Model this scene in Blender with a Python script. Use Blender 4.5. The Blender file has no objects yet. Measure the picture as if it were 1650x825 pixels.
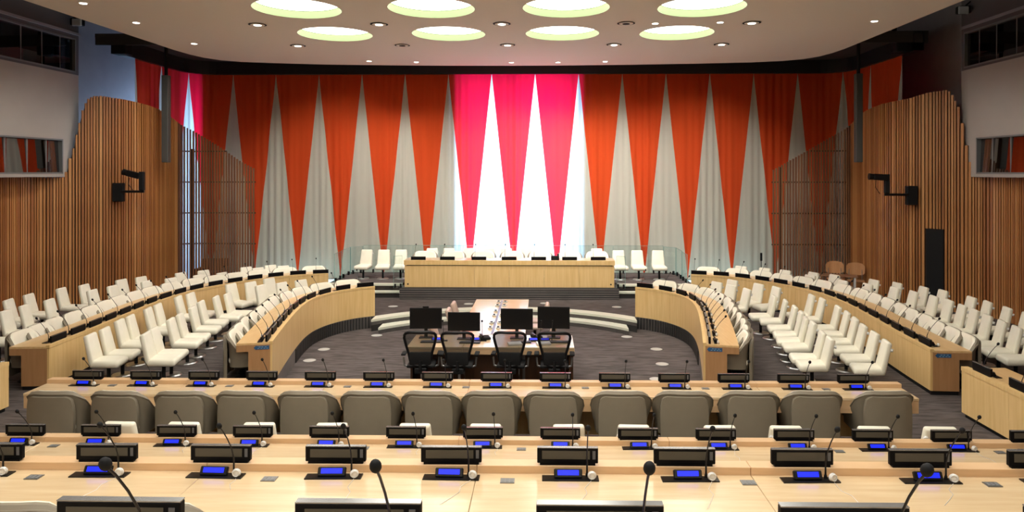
import bpy, bmesh, math, random
from mathutils import Vector, Matrix
from mathutils.geometry import tessellate_polygon
R = math.radians
PI = math.pi
random.seed(7)
SC = bpy.context.scene
COL = SC.collection
# ------------------------------------------------------------------ camera, sky, light, exposure
cd = bpy.data.cameras.new('camera')
cam = bpy.data.objects.new('camera', cd); COL.objects.link(cam)
cam.location = (0.97, 0.0, 3.75)
cam.rotation_euler = (R(90), 0, R(1.02))
cd.sensor_fit = 'HORIZONTAL'; cd.sensor_width = 36.0
cd.lens = 36.0*1144/1650
cd.shift_x = -28/1650; cd.shift_y = -135.5/1650
cd.clip_start = 0.05; cd.clip_end = 200
SC.camera = cam
w = bpy.data.worlds.new('daylight'); SC.world = w; w.use_nodes = True
w.node_tree.nodes['Background'].inputs[0].default_value = (0.42, 0.64, 1.0, 1)
w.node_tree.nodes['Background'].inputs[1].default_value = 13.0
SC.view_settings.view_transform = 'Standard'; SC.view_settings.look = 'None'
SC.view_settings.gamma = 1.0; SC.view_settings.use_curve_mapping = False
SC.view_settings.exposure = 0.12
try:
    SC.cycles.use_denoising = True
    SC.cycles.max_bounces = 8; SC.cycles.diffuse_bounces = 4; SC.cycles.glossy_bounces = 3
    SC.cycles.transmission_bounces = 4; SC.cycles.transparent_max_bounces = 24
    SC.cycles.sample_clamp_indirect = 8.0
    SC.cycles.caustics_reflective = False; SC.cycles.caustics_refractive = False
except Exception:
    pass
OCULUS = 8.0      # radiance of the round ceiling lights
def area(name, loc, rot, sx, sy, power, col=(1, 1, 1), portal=False):
    l = bpy.data.lights.new(name, 'AREA'); l.shape = 'RECTANGLE'; l.size = sx; l.size_y = sy
    l.energy = power; l.color = col
    if portal: l.cycles.is_portal = True
    o = bpy.data.objects.new(name, l); COL.objects.link(o); o.location = loc; o.rotation_euler = rot
    return o
area('window_portal', (0.17, 25.45, 3.7), (R(-90), 0, 0), 4.2, 7.2, 10, portal=True)
area('window_portal', (-11.5, 25.45, 3.7), (R(-90), 0, 0), 1.6, 7.2, 10, portal=True)
def spot(loc, aim, power, size=100, col=(1, 0.95, 0.86)):
    l = bpy.data.lights.new('lamp_beam', 'SPOT'); l.energy = power; l.spot_size = R(size); l.spot_blend = 0.8; l.shadow_soft_size = 0.10; l.color = col
    o = bpy.data.objects.new('lamp_beam', l); COL.objects.link(o); o.location = loc
    o.rotation_euler = (Vector(aim)-Vector(loc)).to_track_quat('-Z', 'Y').to_euler(); return o

# ------------------------------------------------------------------ materials
def mat(name, base, rough=0.5, metal=0.0, spec=0.5, emit=None, estr=0.0, coat=0.0, bump=None, alt=None, nscale=(1, 1, 1), nz=6.0, detail=4, coord='Object', alpha=None, trans=0.0):
    m = bpy.data.materials.new(name); m.use_nodes = True
    nt = m.node_tree; N = nt.nodes; L = nt.links; b = N['Principled BSDF']
    b.inputs['Base Color'].default_value = (*base, 1); b.inputs['Roughness'].default_value = rough
    b.inputs['Metallic'].default_value = metal; b.inputs['Specular IOR Level'].default_value = spec
    b.inputs['Coat Weight'].default_value = coat; b.inputs['Coat Roughness'].default_value = 0.12
    if trans: b.inputs['Transmission Weight'].default_value = trans
    if emit: b.inputs['Emission Color'].default_value = (*emit, 1); b.inputs['Emission Strength'].default_value = estr
    if alpha is not None: b.inputs['Alpha'].default_value = alpha
    if alt or bump:
        tc = N.new('ShaderNodeTexCoord'); mp = N.new('ShaderNodeMapping'); mp.inputs['Scale'].default_value = nscale
        no = N.new('ShaderNodeTexNoise'); no.inputs['Scale'].default_value = nz; no.inputs['Detail'].default_value = detail
        L.new(tc.outputs[coord], mp.inputs[0]); L.new(mp.outputs[0], no.inputs[0])
        if alt:
            r = N.new('ShaderNodeValToRGB'); r.color_ramp.elements[0].position = 0.32; r.color_ramp.elements[1].position = 0.68
            r.color_ramp.elements[0].color = (*base, 1); r.color_ramp.elements[1].color = (*alt, 1)
            L.new(no.outputs[0], r.inputs[0]); L.new(r.outputs[0], b.inputs['Base Color'])
        if bump:
            bp = N.new('ShaderNodeBump'); bp.inputs['Strength'].default_value = bump; bp.inputs['Distance'].default_value = 0.01
            L.new(no.outputs[0], bp.inputs['Height']); L.new(bp.outputs[0], b.inputs['Normal'])
    return m
M = {}
M['maple_top'] = mat('maple_top', (0.60, 0.43, 0.25), 0.26, spec=0.5, coat=0.4, alt=(0.67, 0.50, 0.31), nscale=(0.6, 7, 7), nz=3.0)
M['maple_side'] = mat('maple_side_top', (0.72, 0.47, 0.21), 0.3, coat=0.3, alt=(0.80, 0.55, 0.28), nscale=(7, 0.6, 7), nz=3.0)
M['maple'] = mat('maple_panel', (0.70, 0.46, 0.19), 0.38, alt=(0.79, 0.55, 0.26), nscale=(7, 7, 0.5), nz=2.6)
M['maple_edge'] = mat('maple_edge', (0.62, 0.40, 0.22), 0.35, alt=(0.68, 0.45, 0.26), nscale=(1, 1, 9), nz=3)
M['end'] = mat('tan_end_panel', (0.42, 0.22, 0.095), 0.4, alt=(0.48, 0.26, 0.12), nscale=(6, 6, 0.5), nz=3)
M['oak_dark'] = mat('dark_walnut', (0.055, 0.022, 0.008), 0.4, alt=(0.09, 0.036, 0.014), nscale=(6, 6, 0.4), nz=3)
SLATS = []
for i, (a, b_) in enumerate([((0.40, 0.165, 0.048), (0.50, 0.215, 0.07)), ((0.28, 0.10, 0.03), (0.38, 0.145, 0.045)), ((0.47, 0.21, 0.07), (0.56, 0.27, 0.10)), ((0.34, 0.13, 0.04), (0.43, 0.18, 0.056))]):
    SLATS.append(mat('slat_wood_%s' % 'abcd'[i], a, 0.42, alt=b_, nscale=(9, 9, 0.5), nz=2.2))
for i, (a, b_) in enumerate([((0.15, 0.062, 0.03), (0.20, 0.085, 0.04)), ((0.20, 0.085, 0.036), (0.26, 0.115, 0.05))]):
    SLATS.append(mat('screen_wood_%s' % 'ab'[i], a, 0.45, alt=b_, nscale=(9, 9, 0.5), nz=2.2))  # slat wood copied darker, the screen's weaker light put into the colour
M['back_dark'] = mat('slat_backing', (0.035, 0.016, 0.008), 0.8)
M['carpet'] = mat('carpet', (0.060, 0.050, 0.048), 0.95, spec=0.1, alt=(0.135, 0.114, 0.110), nscale=(0.6, 3.2, 1), nz=4.5, detail=10, bump=0.3)
M['riser'] = mat('dark_riser', (0.030, 0.028, 0.028), 0.55)
M['riser_grey'] = mat('grey_riser', (0.12, 0.105, 0.10), 0.7, alt=(0.16, 0.14, 0.13), nz=3)
M['nosing'] = mat('pale_nosing', (0.62, 0.62, 0.52), 0.6)
M['black'] = mat('black_plastic', (0.005, 0.005, 0.006), 0.35, spec=0.3)
M['frame_black'] = mat('frame_black', (0.003, 0.003, 0.004), 0.5, spec=0.12)
M['black_matt'] = mat('black_matt', (0.010, 0.010, 0.011), 0.7, spec=0.2)
M['frame_edge'] = mat('satin_edge', (0.30, 0.30, 0.31), 0.2, metal=0.7)
M['panel_lcd'] = mat('unlit_display', (0.070, 0.063, 0.050), 0.22, spec=0.3)
M['blue_lcd'] = mat('blue_lit_screen', (0.0, 0.0, 0.2), 0.4, emit=(0.008, 0.022, 1.0), estr=1.3)
M['white_pl'] = mat('white_plastic', (0.66, 0.65, 0.63), 0.35)
M['grey_metal'] = mat('grey_metal', (0.22, 0.22, 0.22), 0.35, metal=0.8)
M['chrome'] = mat('chrome', (0.45, 0.45, 0.45), 0.35, metal=1.0)
M['cream'] = mat('cream_leather', (0.80, 0.76, 0.63), 0.40, alt=(0.84, 0.80, 0.68), nz=5, spec=0.4)
M['taupe'] = mat('taupe_leather', (0.215, 0.182, 0.135), 0.48, alt=(0.235, 0.20, 0.15), nz=4, spec=0.35)
M['piping'] = mat('taupe_piping', (0.36, 0.31, 0.24), 0.4)
M['mesh_fab'] = mat('mesh_fabric', (0.035, 0.035, 0.03), 0.7, alpha=0.70)
M['ceiling'] = mat('ceiling_plaster', (0.80, 0.73, 0.64), 0.9, spec=0.2)
M['oculus_wall'] = mat('oculus_reveal', (0.20, 0.26, 0.13), 0.8)
M['oculus'] = mat('oculus_light', (1, 1, 1), 0.9, emit=(1.0, 0.97, 0.88), estr=OCULUS)
M['lamp'] = mat('lamp_glow', (1, 1, 1), 0.5, emit=(1.0, 0.93, 0.82), estr=6.0)
M['lamp_cool'] = mat('flood_lens', (0.6, 0.65, 0.7), 0.3)
M['dark_ceiling'] = mat('dark_ceiling', (0.045, 0.038, 0.036), 0.9)
M['track'] = mat('curtain_track', (0.018, 0.018, 0.02), 0.35)
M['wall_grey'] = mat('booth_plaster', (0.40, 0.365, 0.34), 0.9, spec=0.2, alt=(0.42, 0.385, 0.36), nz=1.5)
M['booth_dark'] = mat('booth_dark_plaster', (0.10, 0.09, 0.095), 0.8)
M['wall_dark'] = mat('dark_plaster', (0.26, 0.24, 0.26), 0.6, alt=(0.29, 0.27, 0.29), nz=2)
M['column_grey'] = mat('column_grey', (0.075, 0.075, 0.072), 0.5)
M['win_frame'] = mat('window_frame', (0.16, 0.165, 0.17), 0.4)
M['blue_sign'] = mat('blue_sign', (0.02, 0.10, 0.24), 0.4)
M['pale_mark'] = mat('sign_print', (0.25, 0.42, 0.6), 0.5)
M['disc'] = mat('brushed_disc', (0.62, 0.62, 0.60), 0.35, metal=0.3)
M['pinkwood'] = mat('rose_beige_leather', (0.52, 0.38, 0.31), 0.4)
M['beech'] = mat('bent_beech', (0.50, 0.25, 0.11), 0.4, alt=(0.58, 0.31, 0.15), nscale=(5, 5, 0.5), nz=3)
M['brown_top'] = mat('brown_tabletop', (0.26, 0.13, 0.07), 0.35)
M['stone'] = mat('pale_stone', (0.55, 0.62, 0.68), 0.25)
M['key'] = mat('grey_keys', (0.10, 0.10, 0.11), 0.5)

def cloth(name, front, through, wt):
    m = bpy.data.materials.new(name); m.use_nodes = True; nt = m.node_tree; N = nt.nodes; L = nt.links
    N.remove(N['Principled BSDF']); out = N['Material Output']
    d = N.new('ShaderNodeBsdfDiffuse'); t = N.new('ShaderNodeBsdfTranslucent'); mx = N.new('ShaderNodeMixShader')
    tc = N.new('ShaderNodeTexCoord'); mp = N.new('ShaderNodeMapping'); mp.inputs['Scale'].default_value = (3, 3, 0.15)
    no = N.new('ShaderNodeTexNoise'); no.inputs['Scale'].default_value = 3; no.inputs['Detail'].default_value = 5
    r = N.new('ShaderNodeValToRGB'); r.color_ramp.elements[0].position = 0.3; r.color_ramp.elements[1].position = 0.7
    r.color_ramp.elements[0].color = (*[c*0.88 for c in front], 1); r.color_ramp.elements[1].color = (*front, 1)
    L.new(tc.outputs['Object'], mp.inputs[0]); L.new(mp.outputs[0], no.inputs[0]); L.new(no.outputs[0], r.inputs[0])
    L.new(r.outputs[0], d.inputs[0]); t.inputs[0].default_value = (*through, 1)
    mx.inputs[0].default_value = wt
    L.new(d.outputs[0], mx.inputs[1]); L.new(t.outputs[0], mx.inputs[2]); L.new(mx.outputs[0], out.inputs[0])
    return m
M['red_cloth'] = cloth('orange_red_cloth', (0.85, 0.115, 0.03), (0.95, 0.002, 0.040), 0.42)
M['white_cloth'] = cloth('off_white_cloth', (0.70, 0.71, 0.62), (0.85, 0.85, 0.82), 0.42)
def glass(name, tint, refl):
    m = bpy.data.materials.new(name); m.use_nodes = True; nt = m.node_tree; N = nt.nodes; L = nt.links
    N.remove(N['Principled BSDF']); out = N['Material Output']
    a = N.new('ShaderNodeBsdfTransparent'); a.inputs[0].default_value = (*tint, 1)
    g = N.new('ShaderNodeBsdfGlossy'); g.inputs['Roughness'].default_value = 0.02
    lw = N.new('ShaderNodeLayerWeight'); lw.inputs[0].default_value = 0.5
    f = N.new('ShaderNodeMath'); f.operation = 'POWER'; f.inputs[1].default_value = 5.0; L.new(lw.outputs['Facing'], f.inputs[0])
    f2 = N.new('ShaderNodeMath'); f2.operation = 'MULTIPLY'; f2.inputs[1].default_value = 0.35; L.new(f.outputs[0], f2.inputs[0]); f = f2
    ad = N.new('ShaderNodeMath'); ad.operation = 'MAXIMUM'; ad.inputs[1].default_value = refl
    mx = N.new('ShaderNodeMixShader'); L.new(f.outputs[0], ad.inputs[0]); L.new(ad.outputs[0], mx.inputs[0])
    L.new(a.outputs[0], mx.inputs[1]); L.new(g.outputs[0], mx.inputs[2]); L.new(mx.outputs[0], out.inputs[0])
    return m
M['glass'] = glass('clear_glass', (0.93, 0.975, 0.97), 0.045)
M['booth_glass'] = glass('booth_glass', (0.35, 0.35, 0.37), 0.30)
M['glass_edge'] = mat('glass_edge', (0.22, 0.40, 0.37), 0.1)

# ------------------------------------------------------------------ mesh helpers
def BM(): return bmesh.new()
def box(bm, c, s, bev=0.0, seg=2, mtx=None):
    r = bmesh.ops.create_cube(bm, size=1.0)
    vs = r['verts']
    bmesh.ops.scale(bm, vec=s, verts=vs)
    if bev > 0:
        es = list({e for v in vs for e in v.link_edges})
        rb = bmesh.ops.bevel(bm, geom=es, offset=bev, segments=seg, profile=0.5, affect='EDGES')
        vs = list({v for f in rb['faces'] for v in f.verts} | {v for v in vs if v.is_valid})
    bmesh.ops.translate(bm, vec=c, verts=vs)
    if mtx is not None: bmesh.ops.transform(bm, matrix=mtx, verts=vs)
    return vs
def cyl(bm, p0, p1, r0, r1=None, n=12):
    r1 = r0 if r1 is None else r1
    p0 = Vector(p0); p1 = Vector(p1); d = p1-p0
    q = d.to_track_quat('Z', 'Y').to_matrix().to_4x4()
    r = bmesh.ops.create_cone(bm, cap_ends=True, segments=n, radius1=r0, radius2=r1, depth=d.length)
    bmesh.ops.transform(bm, matrix=Matrix.Translation((p0+p1)/2) @ q, verts=r['verts'])
    return r['verts']
def tube(bm, pts, rad, n=8, closed=False, cap=True):
    pts = [Vector(p) for p in pts]; k = len(pts); rings = []
    rr = rad if isinstance(rad, (list, tuple)) else [rad]*k
    up = Vector((0.13, 0.21, 0.97)).normalized()
    for i, p in enumerate(pts):
        a = pts[(i-1) % k] if (closed or i > 0) else p
        b = pts[(i+1) % k] if (closed or i < k-1) else p
        t = (b-a).normalized()
        x = t.cross(up)
        if x.length < 1e-3: x = t.cross(Vector((1, 0, 0)))
        x.normalize(); y = t.cross(x)
        rings.append([bm.verts.new(p + rr[i]*(math.cos(2*PI*j/n)*x + math.sin(2*PI*j/n)*y)) for j in range(n)])
    for i in range(k if closed else k-1):
        A = rings[i]; B = rings[(i+1) % k]
        for j in range(n): bm.faces.new((A[j], A[(j+1) % n], B[(j+1) % n], B[j]))
    if cap and not closed: bm.faces.new(rings[0]); bm.faces.new(rings[-1][::-1])
def ball(bm, c, r, sc=(1, 1, 1), u=12, v=8):
    rr = bmesh.ops.create_uvsphere(bm, u_segments=u, v_segments=v, radius=r)
    bmesh.ops.scale(bm, vec=sc, verts=rr['verts']); bmesh.ops.translate(bm, vec=c, verts=rr['verts'])
def fin(bm, name, m, smooth=False):
    bmesh.ops.recalc_face_normals(bm, faces=bm.faces)
    me = bpy.data.meshes.new(name); bm.to_mesh(me); bm.free()
    for mm in (m if isinstance(m, (list, tuple)) else [m]): me.materials.append(M[mm] if isinstance(mm, str) else mm)
    if smooth:
        for p in me.polygons: p.use_smooth = True
        try: me.set_sharp_from_angle(angle=R(40))
        except Exception: pass
    return me
def link(name, me, parent=None, loc=None, rz=None, **props):
    o = bpy.data.objects.new(name, me); COL.objects.link(o)
    if parent: o.parent = parent
    if loc is not None: o.location = loc
    if rz is not None: o.rotation_euler = (0, 0, rz)
    for k, v in props.items(): o[k] = v
    return o
def bxm(name, c, s, m, bev=0.0, seg=1):
    bm = BM(); box(bm, c, s, bev, seg); return fin(bm, name, m)
def inst(name, spec, loc, rz, label, cat, group=None):
    root = bpy.data.objects.new(name, None); COL.objects.link(root)
    root.empty_display_size = 0.1
    root.location = loc; root.rotation_euler = (0, 0, rz); root['label'] = label; root['category'] = cat
    if group: root['group'] = group
    def rec(sp, par):
        for it in sp:
            o = link(it[0], it[1], par)
            if len(it) > 3 and it[3]: o['label'] = it[3]
            if len(it) > 2 and it[2]: rec(it[2], o)
    rec(spec, root)
    return root
def struct(name, me, parent=None):
    o = link(name, me, parent)
    if parent is None: o['kind'] = 'structure'
    return o
def poly_mesh(bm, outer, holes, z, flip=False):
    loops = [[Vector((x, y, 0)) for x, y in outer]]+[[Vector((x, y, 0)) for x, y in h] for h in holes]
    tri = tessellate_polygon(loops); flat = [p for l in loops for p in l]
    vs = [bm.verts.new((p.x, p.y, z)) for p in flat]
    for t in tri:
        try: bm.faces.new([vs[i] for i in t])
        except ValueError: pass
    return vs
ORD = ['first', 'second', 'third', 'fourth', 'fifth', 'sixth', 'seventh', 'eighth', 'ninth', 'tenth', 'eleventh', 'twelfth', 'thirteenth', 'fourteenth', 'fifteenth', 'sixteenth', 'seventeenth']

# ------------------------------------------------------------------ curved paths (plan)
def catmull(P, step=0.06):
    P = [Vector(p) for p in P]; out = []
    for i in range(len(P)-1):
        a = P[i-1] if i > 0 else 2*P[0]-P[1]
        b, c = P[i], P[i+1]
        d = P[i+2] if i+2 < len(P) else 2*P[-1]-P[-2]
        n = max(2, int((c-b).length/step))
        for k in range(n):
            t = k/n
            out.append(0.5*((2*b)+(c-a)*t+(2*a-5*b+4*c-d)*t*t+(3*b-a-3*c+d)*t**3))
    out.append(P[-1]); return out
class Path:
    def __init__(s, pts, step=0.06):
        s.p = catmull(pts, step); s.L = [0.0]
        for i in range(1, len(s.p)): s.L.append(s.L[-1]+(s.p[i]-s.p[i-1]).length)
        s.len = s.L[-1]
    def at(s, t):
        t = min(max(t, 0), s.len); i = 1
        while i < len(s.L)-1 and s.L[i] < t: i += 1
        f = (t-s.L[i-1])/max(1e-9, s.L[i]-s.L[i-1])
        q = s.p[i-1].lerp(s.p[i], f)
        a = s.p[max(0, i-2)]; b = s.p[min(len(s.p)-1, i+1)]
        d = (b-a).normalized()
        return q, d, Vector((d.y, -d.x))     # normal to the right of travel = away from the well on the right side
    def near(s, x, y):
        k = min(range(len(s.p)), key=lambda j: (s.p[j]-Vector((x, y))).length_squared)
        return s.L[k]
INNER = Path([(3.78, 12.42), (4.08, 13.95), (4.33, 15.4), (4.42, 16.4), (4.34, 17.12), (4.10, 17.72), (3.77, 18.14), (3.38, 18.42)])
OUTER = Path([(7.5, 12.05), (7.6, 13.4), (7.76, 14.9), (7.88, 16.6), (7.72, 18.05), (7.06, 19.45), (6.22, 20.38), (5.30, 20.74)])
def sweep(bm, path, s0, s1, o0, o1, z0, z1, side, step=0.12):
    n = max(1, int((s1-s0)/step)); rings = []
    for i in range(n+1):
        q, d, nn = path.at(s0+(s1-s0)*i/n)
        a = q+nn*o0; b = q+nn*o1
        rings.append([bm.verts.new((side*p.x, p.y, z)) for p, z in ((a, z0), (b, z0), (b, z1), (a, z1))])
    for A, B in zip(rings, rings[1:]):
        for j in range(4): bm.faces.new((A[j], A[(j+1) % 4], B[(j+1) % 4], B[j]))
    bm.faces.new(rings[0]); bm.faces.new(rings[-1][::-1])

# ------------------------------------------------------------------ floors, tiers, well
well = []
ARC_C = 14.80; ARC_R = 4.6
ic = INNER.p
right = [(3.35, 10.75)]+[(p.x, p.y) for p in ic[::3]]+[(ic[-1].x, ic[-1].y)]
a0 = math.atan2(17.97-ARC_C, 3.33)
arc = [(ARC_R*math.cos(a), ARC_C+ARC_R*math.sin(a)) for a in [a0+(PI-2*a0)*i/24 for i in range(25)]]
well = right+arc+[(-x, y) for x, y in reversed(right)]
bm = BM(); poly_mesh(bm, [(-15, 5.6), (15, 5.6), (15, 25.5), (-15, 25.5)], [well], 0.0)
struct('floor', fin(bm, 'floor', 'carpet'))
bm = BM(); poly_mesh(bm, well, [], -0.3); struct('floor_well', fin(bm, 'floor_well', 'carpet'))
# riser round the well
bm = BM()
def wall_line(bm, pts, z0, z1):
    for (x0, y0), (x1, y1) in zip(pts, pts[1:]):
        v = [bm.verts.new(p) for p in ((x0, y0, z0), (x1, y1, z0), (x1, y1, z1), (x0, y0, z1))]; bm.faces.new(v)
wall_line(bm, right, -0.3, 0); wall_line(bm, [(-x, y) for x, y in right], -0.3, 0); wall_line(bm, [(-3.35, 10.75), (3.35, 10.75)], -0.3, 0)
wallwell = struct('wall_well', fin(bm, 'wall_well', 'riser_grey'))
bm = BM()
for side in (1, -1):
    s = 2.6
    while s < INNER.len-0.02:
        q, d, n = INNER.at(s); q = q-n*0.012
        mt = Matrix.Translation((side*q.x, q.y, -0.15)) @ Matrix.Rotation(side*math.atan2(d.y, d.x) if side > 0 else PI-math.atan2(d.y, d.x), 4, 'Z')
        box(bm, (0, 0, 0), (0.045, 0.03, 0.29), mtx=mt); s += 0.085
rb = link('riser_rib', fin(bm, 'riser_rib', 'riser'), wallwell); rb['kind'] = 'stuff'
# two curved steps up from the well
def arcpoly(r0, r1, x_lim, n=28):
    a1 = math.acos(min(1, x_lim/r1)); a0_ = math.acos(min(1, x_lim/r0))
    o = [(r1*math.cos(a), ARC_C+r1*math.sin(a)) for a in [a1+(PI-2*a1)*i/n for i in range(n+1)]]
    i_ = [(r0*math.cos(a), ARC_C+r0*math.sin(a)) for a in [a0_+(PI-2*a0_)*i/n for i in range(n+1)]]
    return i_, o
def arc_solid(bm, r0, r1, xl, z0, z1, n=28):
    i_, o = arcpoly(r0, r1, xl, n); V = []
    for a, b in zip(i_, o): V.append([bm.verts.new((a[0], a[1], z0)), bm.verts.new((b[0], b[1], z0)), bm.verts.new((b[0], b[1], z1)), bm.verts.new((a[0], a[1], z1))])
    for A, B in zip(V, V[1:]):
        for j in range(4): bm.faces.new((A[j], A[(j+1) % 4], B[(j+1) % 4], B[j]))
    bm.faces.new(V[0]); bm.faces.new(V[-1][::-1])
for nm, r, z, xl in (('lower', 4.25, -0.15, 3.12), ('upper', 4.6, 0.0, 3.36)):
    rt = bpy.data.objects.new('curved_step', None); COL.objects.link(rt); rt.location = (0, 0, 0)
    rt['label'] = '%s black ribbed curved step with a pale nosing, below the podium' % nm; rt['category'] = 'step'; rt['group'] = 'curved steps out of the well'
    bm = BM(); arc_solid(bm, r, r+0.36, xl, -0.31, z-0.03); link('riser', fin(bm, 'riser', 'riser'), rt)
    bm = BM(); arc_solid(bm, r-0.02, r+0.33, xl, z-0.055, z+0.004); link('nosing', fin(bm, 'nosing', 'nosing'), rt)
    for k in range(3):
        bm = BM(); arc_solid(bm, r-0.012, r, xl, z-0.138+k*0.028, z-0.124+k*0.028); link('rib', fin(bm, 'rib', 'riser_grey'), rt)
struct('floor_base', bxm('floor_base', (0, 15.5, -0.42), (30, 20.2, 0.2), 'riser'))  # added unseen slab, stops sky light leaking up past the steps
# tiers under the near rows
struct('floor_tier_upper', bxm('floor_tier', (0, -0.9, 0.84), (25.6, 7.6, 1.68), 'carpet'))
struct('floor_tier_lower', bxm('floor_tier', (0, 4.25, 0.4175), (25.6, 2.69, 0.835), 'carpet'))
struct('trim_1', bxm('window_strip', (0, 24.66, 0.006), (22.8, 1.5, 0.012), 'stone'))  # added strip, pale blue colour stands for the bluish glow on the floor

# ------------------------------------------------------------------ outer shell
bm = BM(); box(bm, (0, 8.0, 8.7), (32, 36, 0.2)); struct('ceiling_upper', fin(bm, 'ceiling_upper', 'dark_ceiling'))
struct('wall_back', bxm('wall_back', (0, -4.8, 4.3), (32, 0.2, 8.8), 'wall_grey'))
for s, nm in ((-1, 'left'), (1, 'right')):
    struct('wall_%s_upper' % nm, bxm('wall', (s*12.75, 10.3, 4.3), (0.2, 30.4, 8.8), 'wall_dark'))
def xz_wall(name, outer, holes, y, th, m):
    bm = BM(); loops = [outer]+holes; vs = poly_mesh(bm, outer, holes, 0)
    for v in vs: v.co = (v.co.x, y, v.co.y)
    g = bmesh.ops.extrude_face_region(bm, geom=list(bm.faces))
    bmesh.ops.translate(bm, vec=(0, th, 0), verts=[e for e in g['geom'] if isinstance(e, bmesh.types.BMVert)])
    return fin(bm, name, m)
WH = [[(-1.9, 0.15), (2.22, 0.15), (2.22, 7.10), (-1.9, 7.10)], [(-12.25, 0.15), (-10.90, 0.15), (-10.90, 6.6), (-12.25, 6.6)]]
struct('wall_front', xz_wall('wall_front', [(-12.7, 0), (12.7, 0), (12.7, 8.6), (-12.7, 8.6)], WH, 25.2, 0.2, 'wall_grey'))
for i, h in enumerate(WH):
    x0, x1 = h[0][0], h[1][0]
    bm = BM(); zt_ = h[2][1]
    for x in (x0+0.03, x1-0.03): box(bm, (x, 25.28, (zt_+0.15)/2), (0.06, 0.1, zt_-0.15))
    for z in (0.18, zt_-0.03): box(bm, ((x0+x1)/2, 25.28, z), (x1-x0, 0.1, 0.06))
    wn = struct('window_%d' % (i+1), fin(bm, 'window_frame', 'win_frame'))
    nn = 2 if i == 0 else 1
    for xj, yj in (((x0-0.05, 24.64), (x1+0.05, 24.64)) if i == 0 else ((x1+0.05, 24.46),)):
        link('jamb', bxm('jamb', (xj, (yj+25.2)/2, 3.6), (0.06, 25.2-yj, 7.2), 'wall_grey'), wn)  # added unseen fins that stop window light spreading behind the curtain
    for k in range(nn):
        xa = (x0, -0.35)[k]; xb = (-0.35 if i == 0 else x1, x1)[k]
        link('pane', bxm('pane', ((xa+xb)/2, 25.28, (zt_+0.15)/2), (xb-xa-0.08, 0.012, zt_-0.25), 'glass'), wn)
        if k: link('mullion', bxm('mullion', (xa, 24.93, 3.62), (0.06, 0.58, 6.9), 'win_frame'), wn)  # drawn out toward the curtain so its shadow makes the dark seam

# ceiling slab with round openings
OX = (-4.25, -1.38, 1.48, 4.34); OY = (17.85, 15.05, 12.25, 9.45, 6.65, 3.85, 1.05, -1.75); OR = 0.92; CZ = 7.22
def circ(x, y, r, n=40): return [(x+r*math.cos(2*PI*i/n), y+r*math.sin(2*PI*i/n)) for i in range(n)]
slab = [(9.5, -4.7), (9.5, 20.2)]
slab += [(9.5-0.06, 20.9), (9.3, 21.5), (9.0, 22.0), (8.5, 22.35), (7.6, 22.62)]
slab += [(x, 23.2-0.010*x*x) for x in (6, 4, 2, 0, -2, -4, -6)]
slab += [(-7.6, 22.5), (-8.5, 22.25), (-9.0, 21.9), (-9.3, 21.4), (-9.44, 20.8), (-9.5, 20.0), (-9.5, -4.7)]
holes = [circ(x, y, OR) for y in OY for x in OX]
bm = BM(); poly_mesh(bm, slab, holes, CZ)
n = len(slab)
for i in range(n):
    (x0, y0), (x1, y1) = slab[i], slab[(i+1) % n]
    bm.faces.new([bm.verts.new(p) for p in ((x0, y0, CZ), (x1, y1, CZ), (x1, y1, CZ+0.55), (x0, y0, CZ+0.55))])
ceil = struct('ceiling', fin(bm, 'ceiling', 'ceiling'))
bm = BM()
for a in range(40):
    t0, t1 = 2*PI*a/40, 2*PI*(a+1)/40
    bm.faces.new([bm.verts.new(p) for p in ((OR*math.cos(t0), OR*math.sin(t0), 0), (OR*math.cos(t1), OR*math.sin(t1), 0), (0.91*math.cos(t1), 0.91*math.sin(t1), 0.17), (0.91*math.cos(t0), 0.91*math.sin(t0), 0.17))])
bmesh.ops.remove_doubles(bm, verts=bm.verts, dist=1e-4)
m_rev = fin(bm, 'reveal', 'oculus_wall', True)
bm = BM(); bm.faces.new([bm.verts.new((0.90*math.cos(2*PI*a/40), 0.90*math.sin(2*PI*a/40), 0.165)) for a in range(40)]); m_dif = fin(bm, 'diffuser', 'oculus')
for j, y in enumerate(OY):
    for i, x in enumerate(OX):
        row = 'row nearest the curtain' if j == 0 else ('second row from the curtain' if j == 1 else '%s row from the curtain' % ORD[j])
        inst('round_ceiling_light', [('reveal', m_rev), ('diffuser', m_dif)], (x, y, CZ), 0, 'round white ceiling light, %s from the left, %s' % (ORD[i], row), 'ceiling light', 'round ceiling lights')
# ring downlights and small spots
bm = BM(); n = 24
for r0, r1, z0, z1 in ((0.21, 0.175, -0.012, -0.012), (0.175, 0.15, -0.012, 0.03), (0.15, 0.10, -0.004, -0.004)):
    for a in range(n):
        t0, t1 = 2*PI*a/n, 2*PI*(a+1)/n
        bm.faces.new([bm.verts.new(p) for p in ((r0*math.cos(t0), r0*math.sin(t0), z0), (r0*math.cos(t1), r0*math.sin(t1), z0), (r1*math.cos(t1), r1*math.sin(t1), z1), (r1*math.cos(t0), r1*math.sin(t0), z1))])
m_ring = fin(bm, 'trim_ring', 'black_matt')
bm = BM(); cyl(bm, (0, 0, -0.02), (0, 0, -0.006), 0.165, n=24); m_ringw = fin(bm, 'reflector', 'ceiling')
bm = BM(); cyl(bm, (0, 0, -0.03), (0, 0, -0.02), 0.085, n=20); m_lens = fin(bm, 'lens', 'lamp'); 
bm = BM(); cyl(bm, (0, 0, -0.03), (0, 0, -0.02), 0.085, n=20); m_lensd = fin(bm, 'lens', 'black_matt')
rings = [(x, y) for y in (16.58, 19.35) for x in (-5.72, -2.85, 0.03, 2.93, 5.84)]
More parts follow.
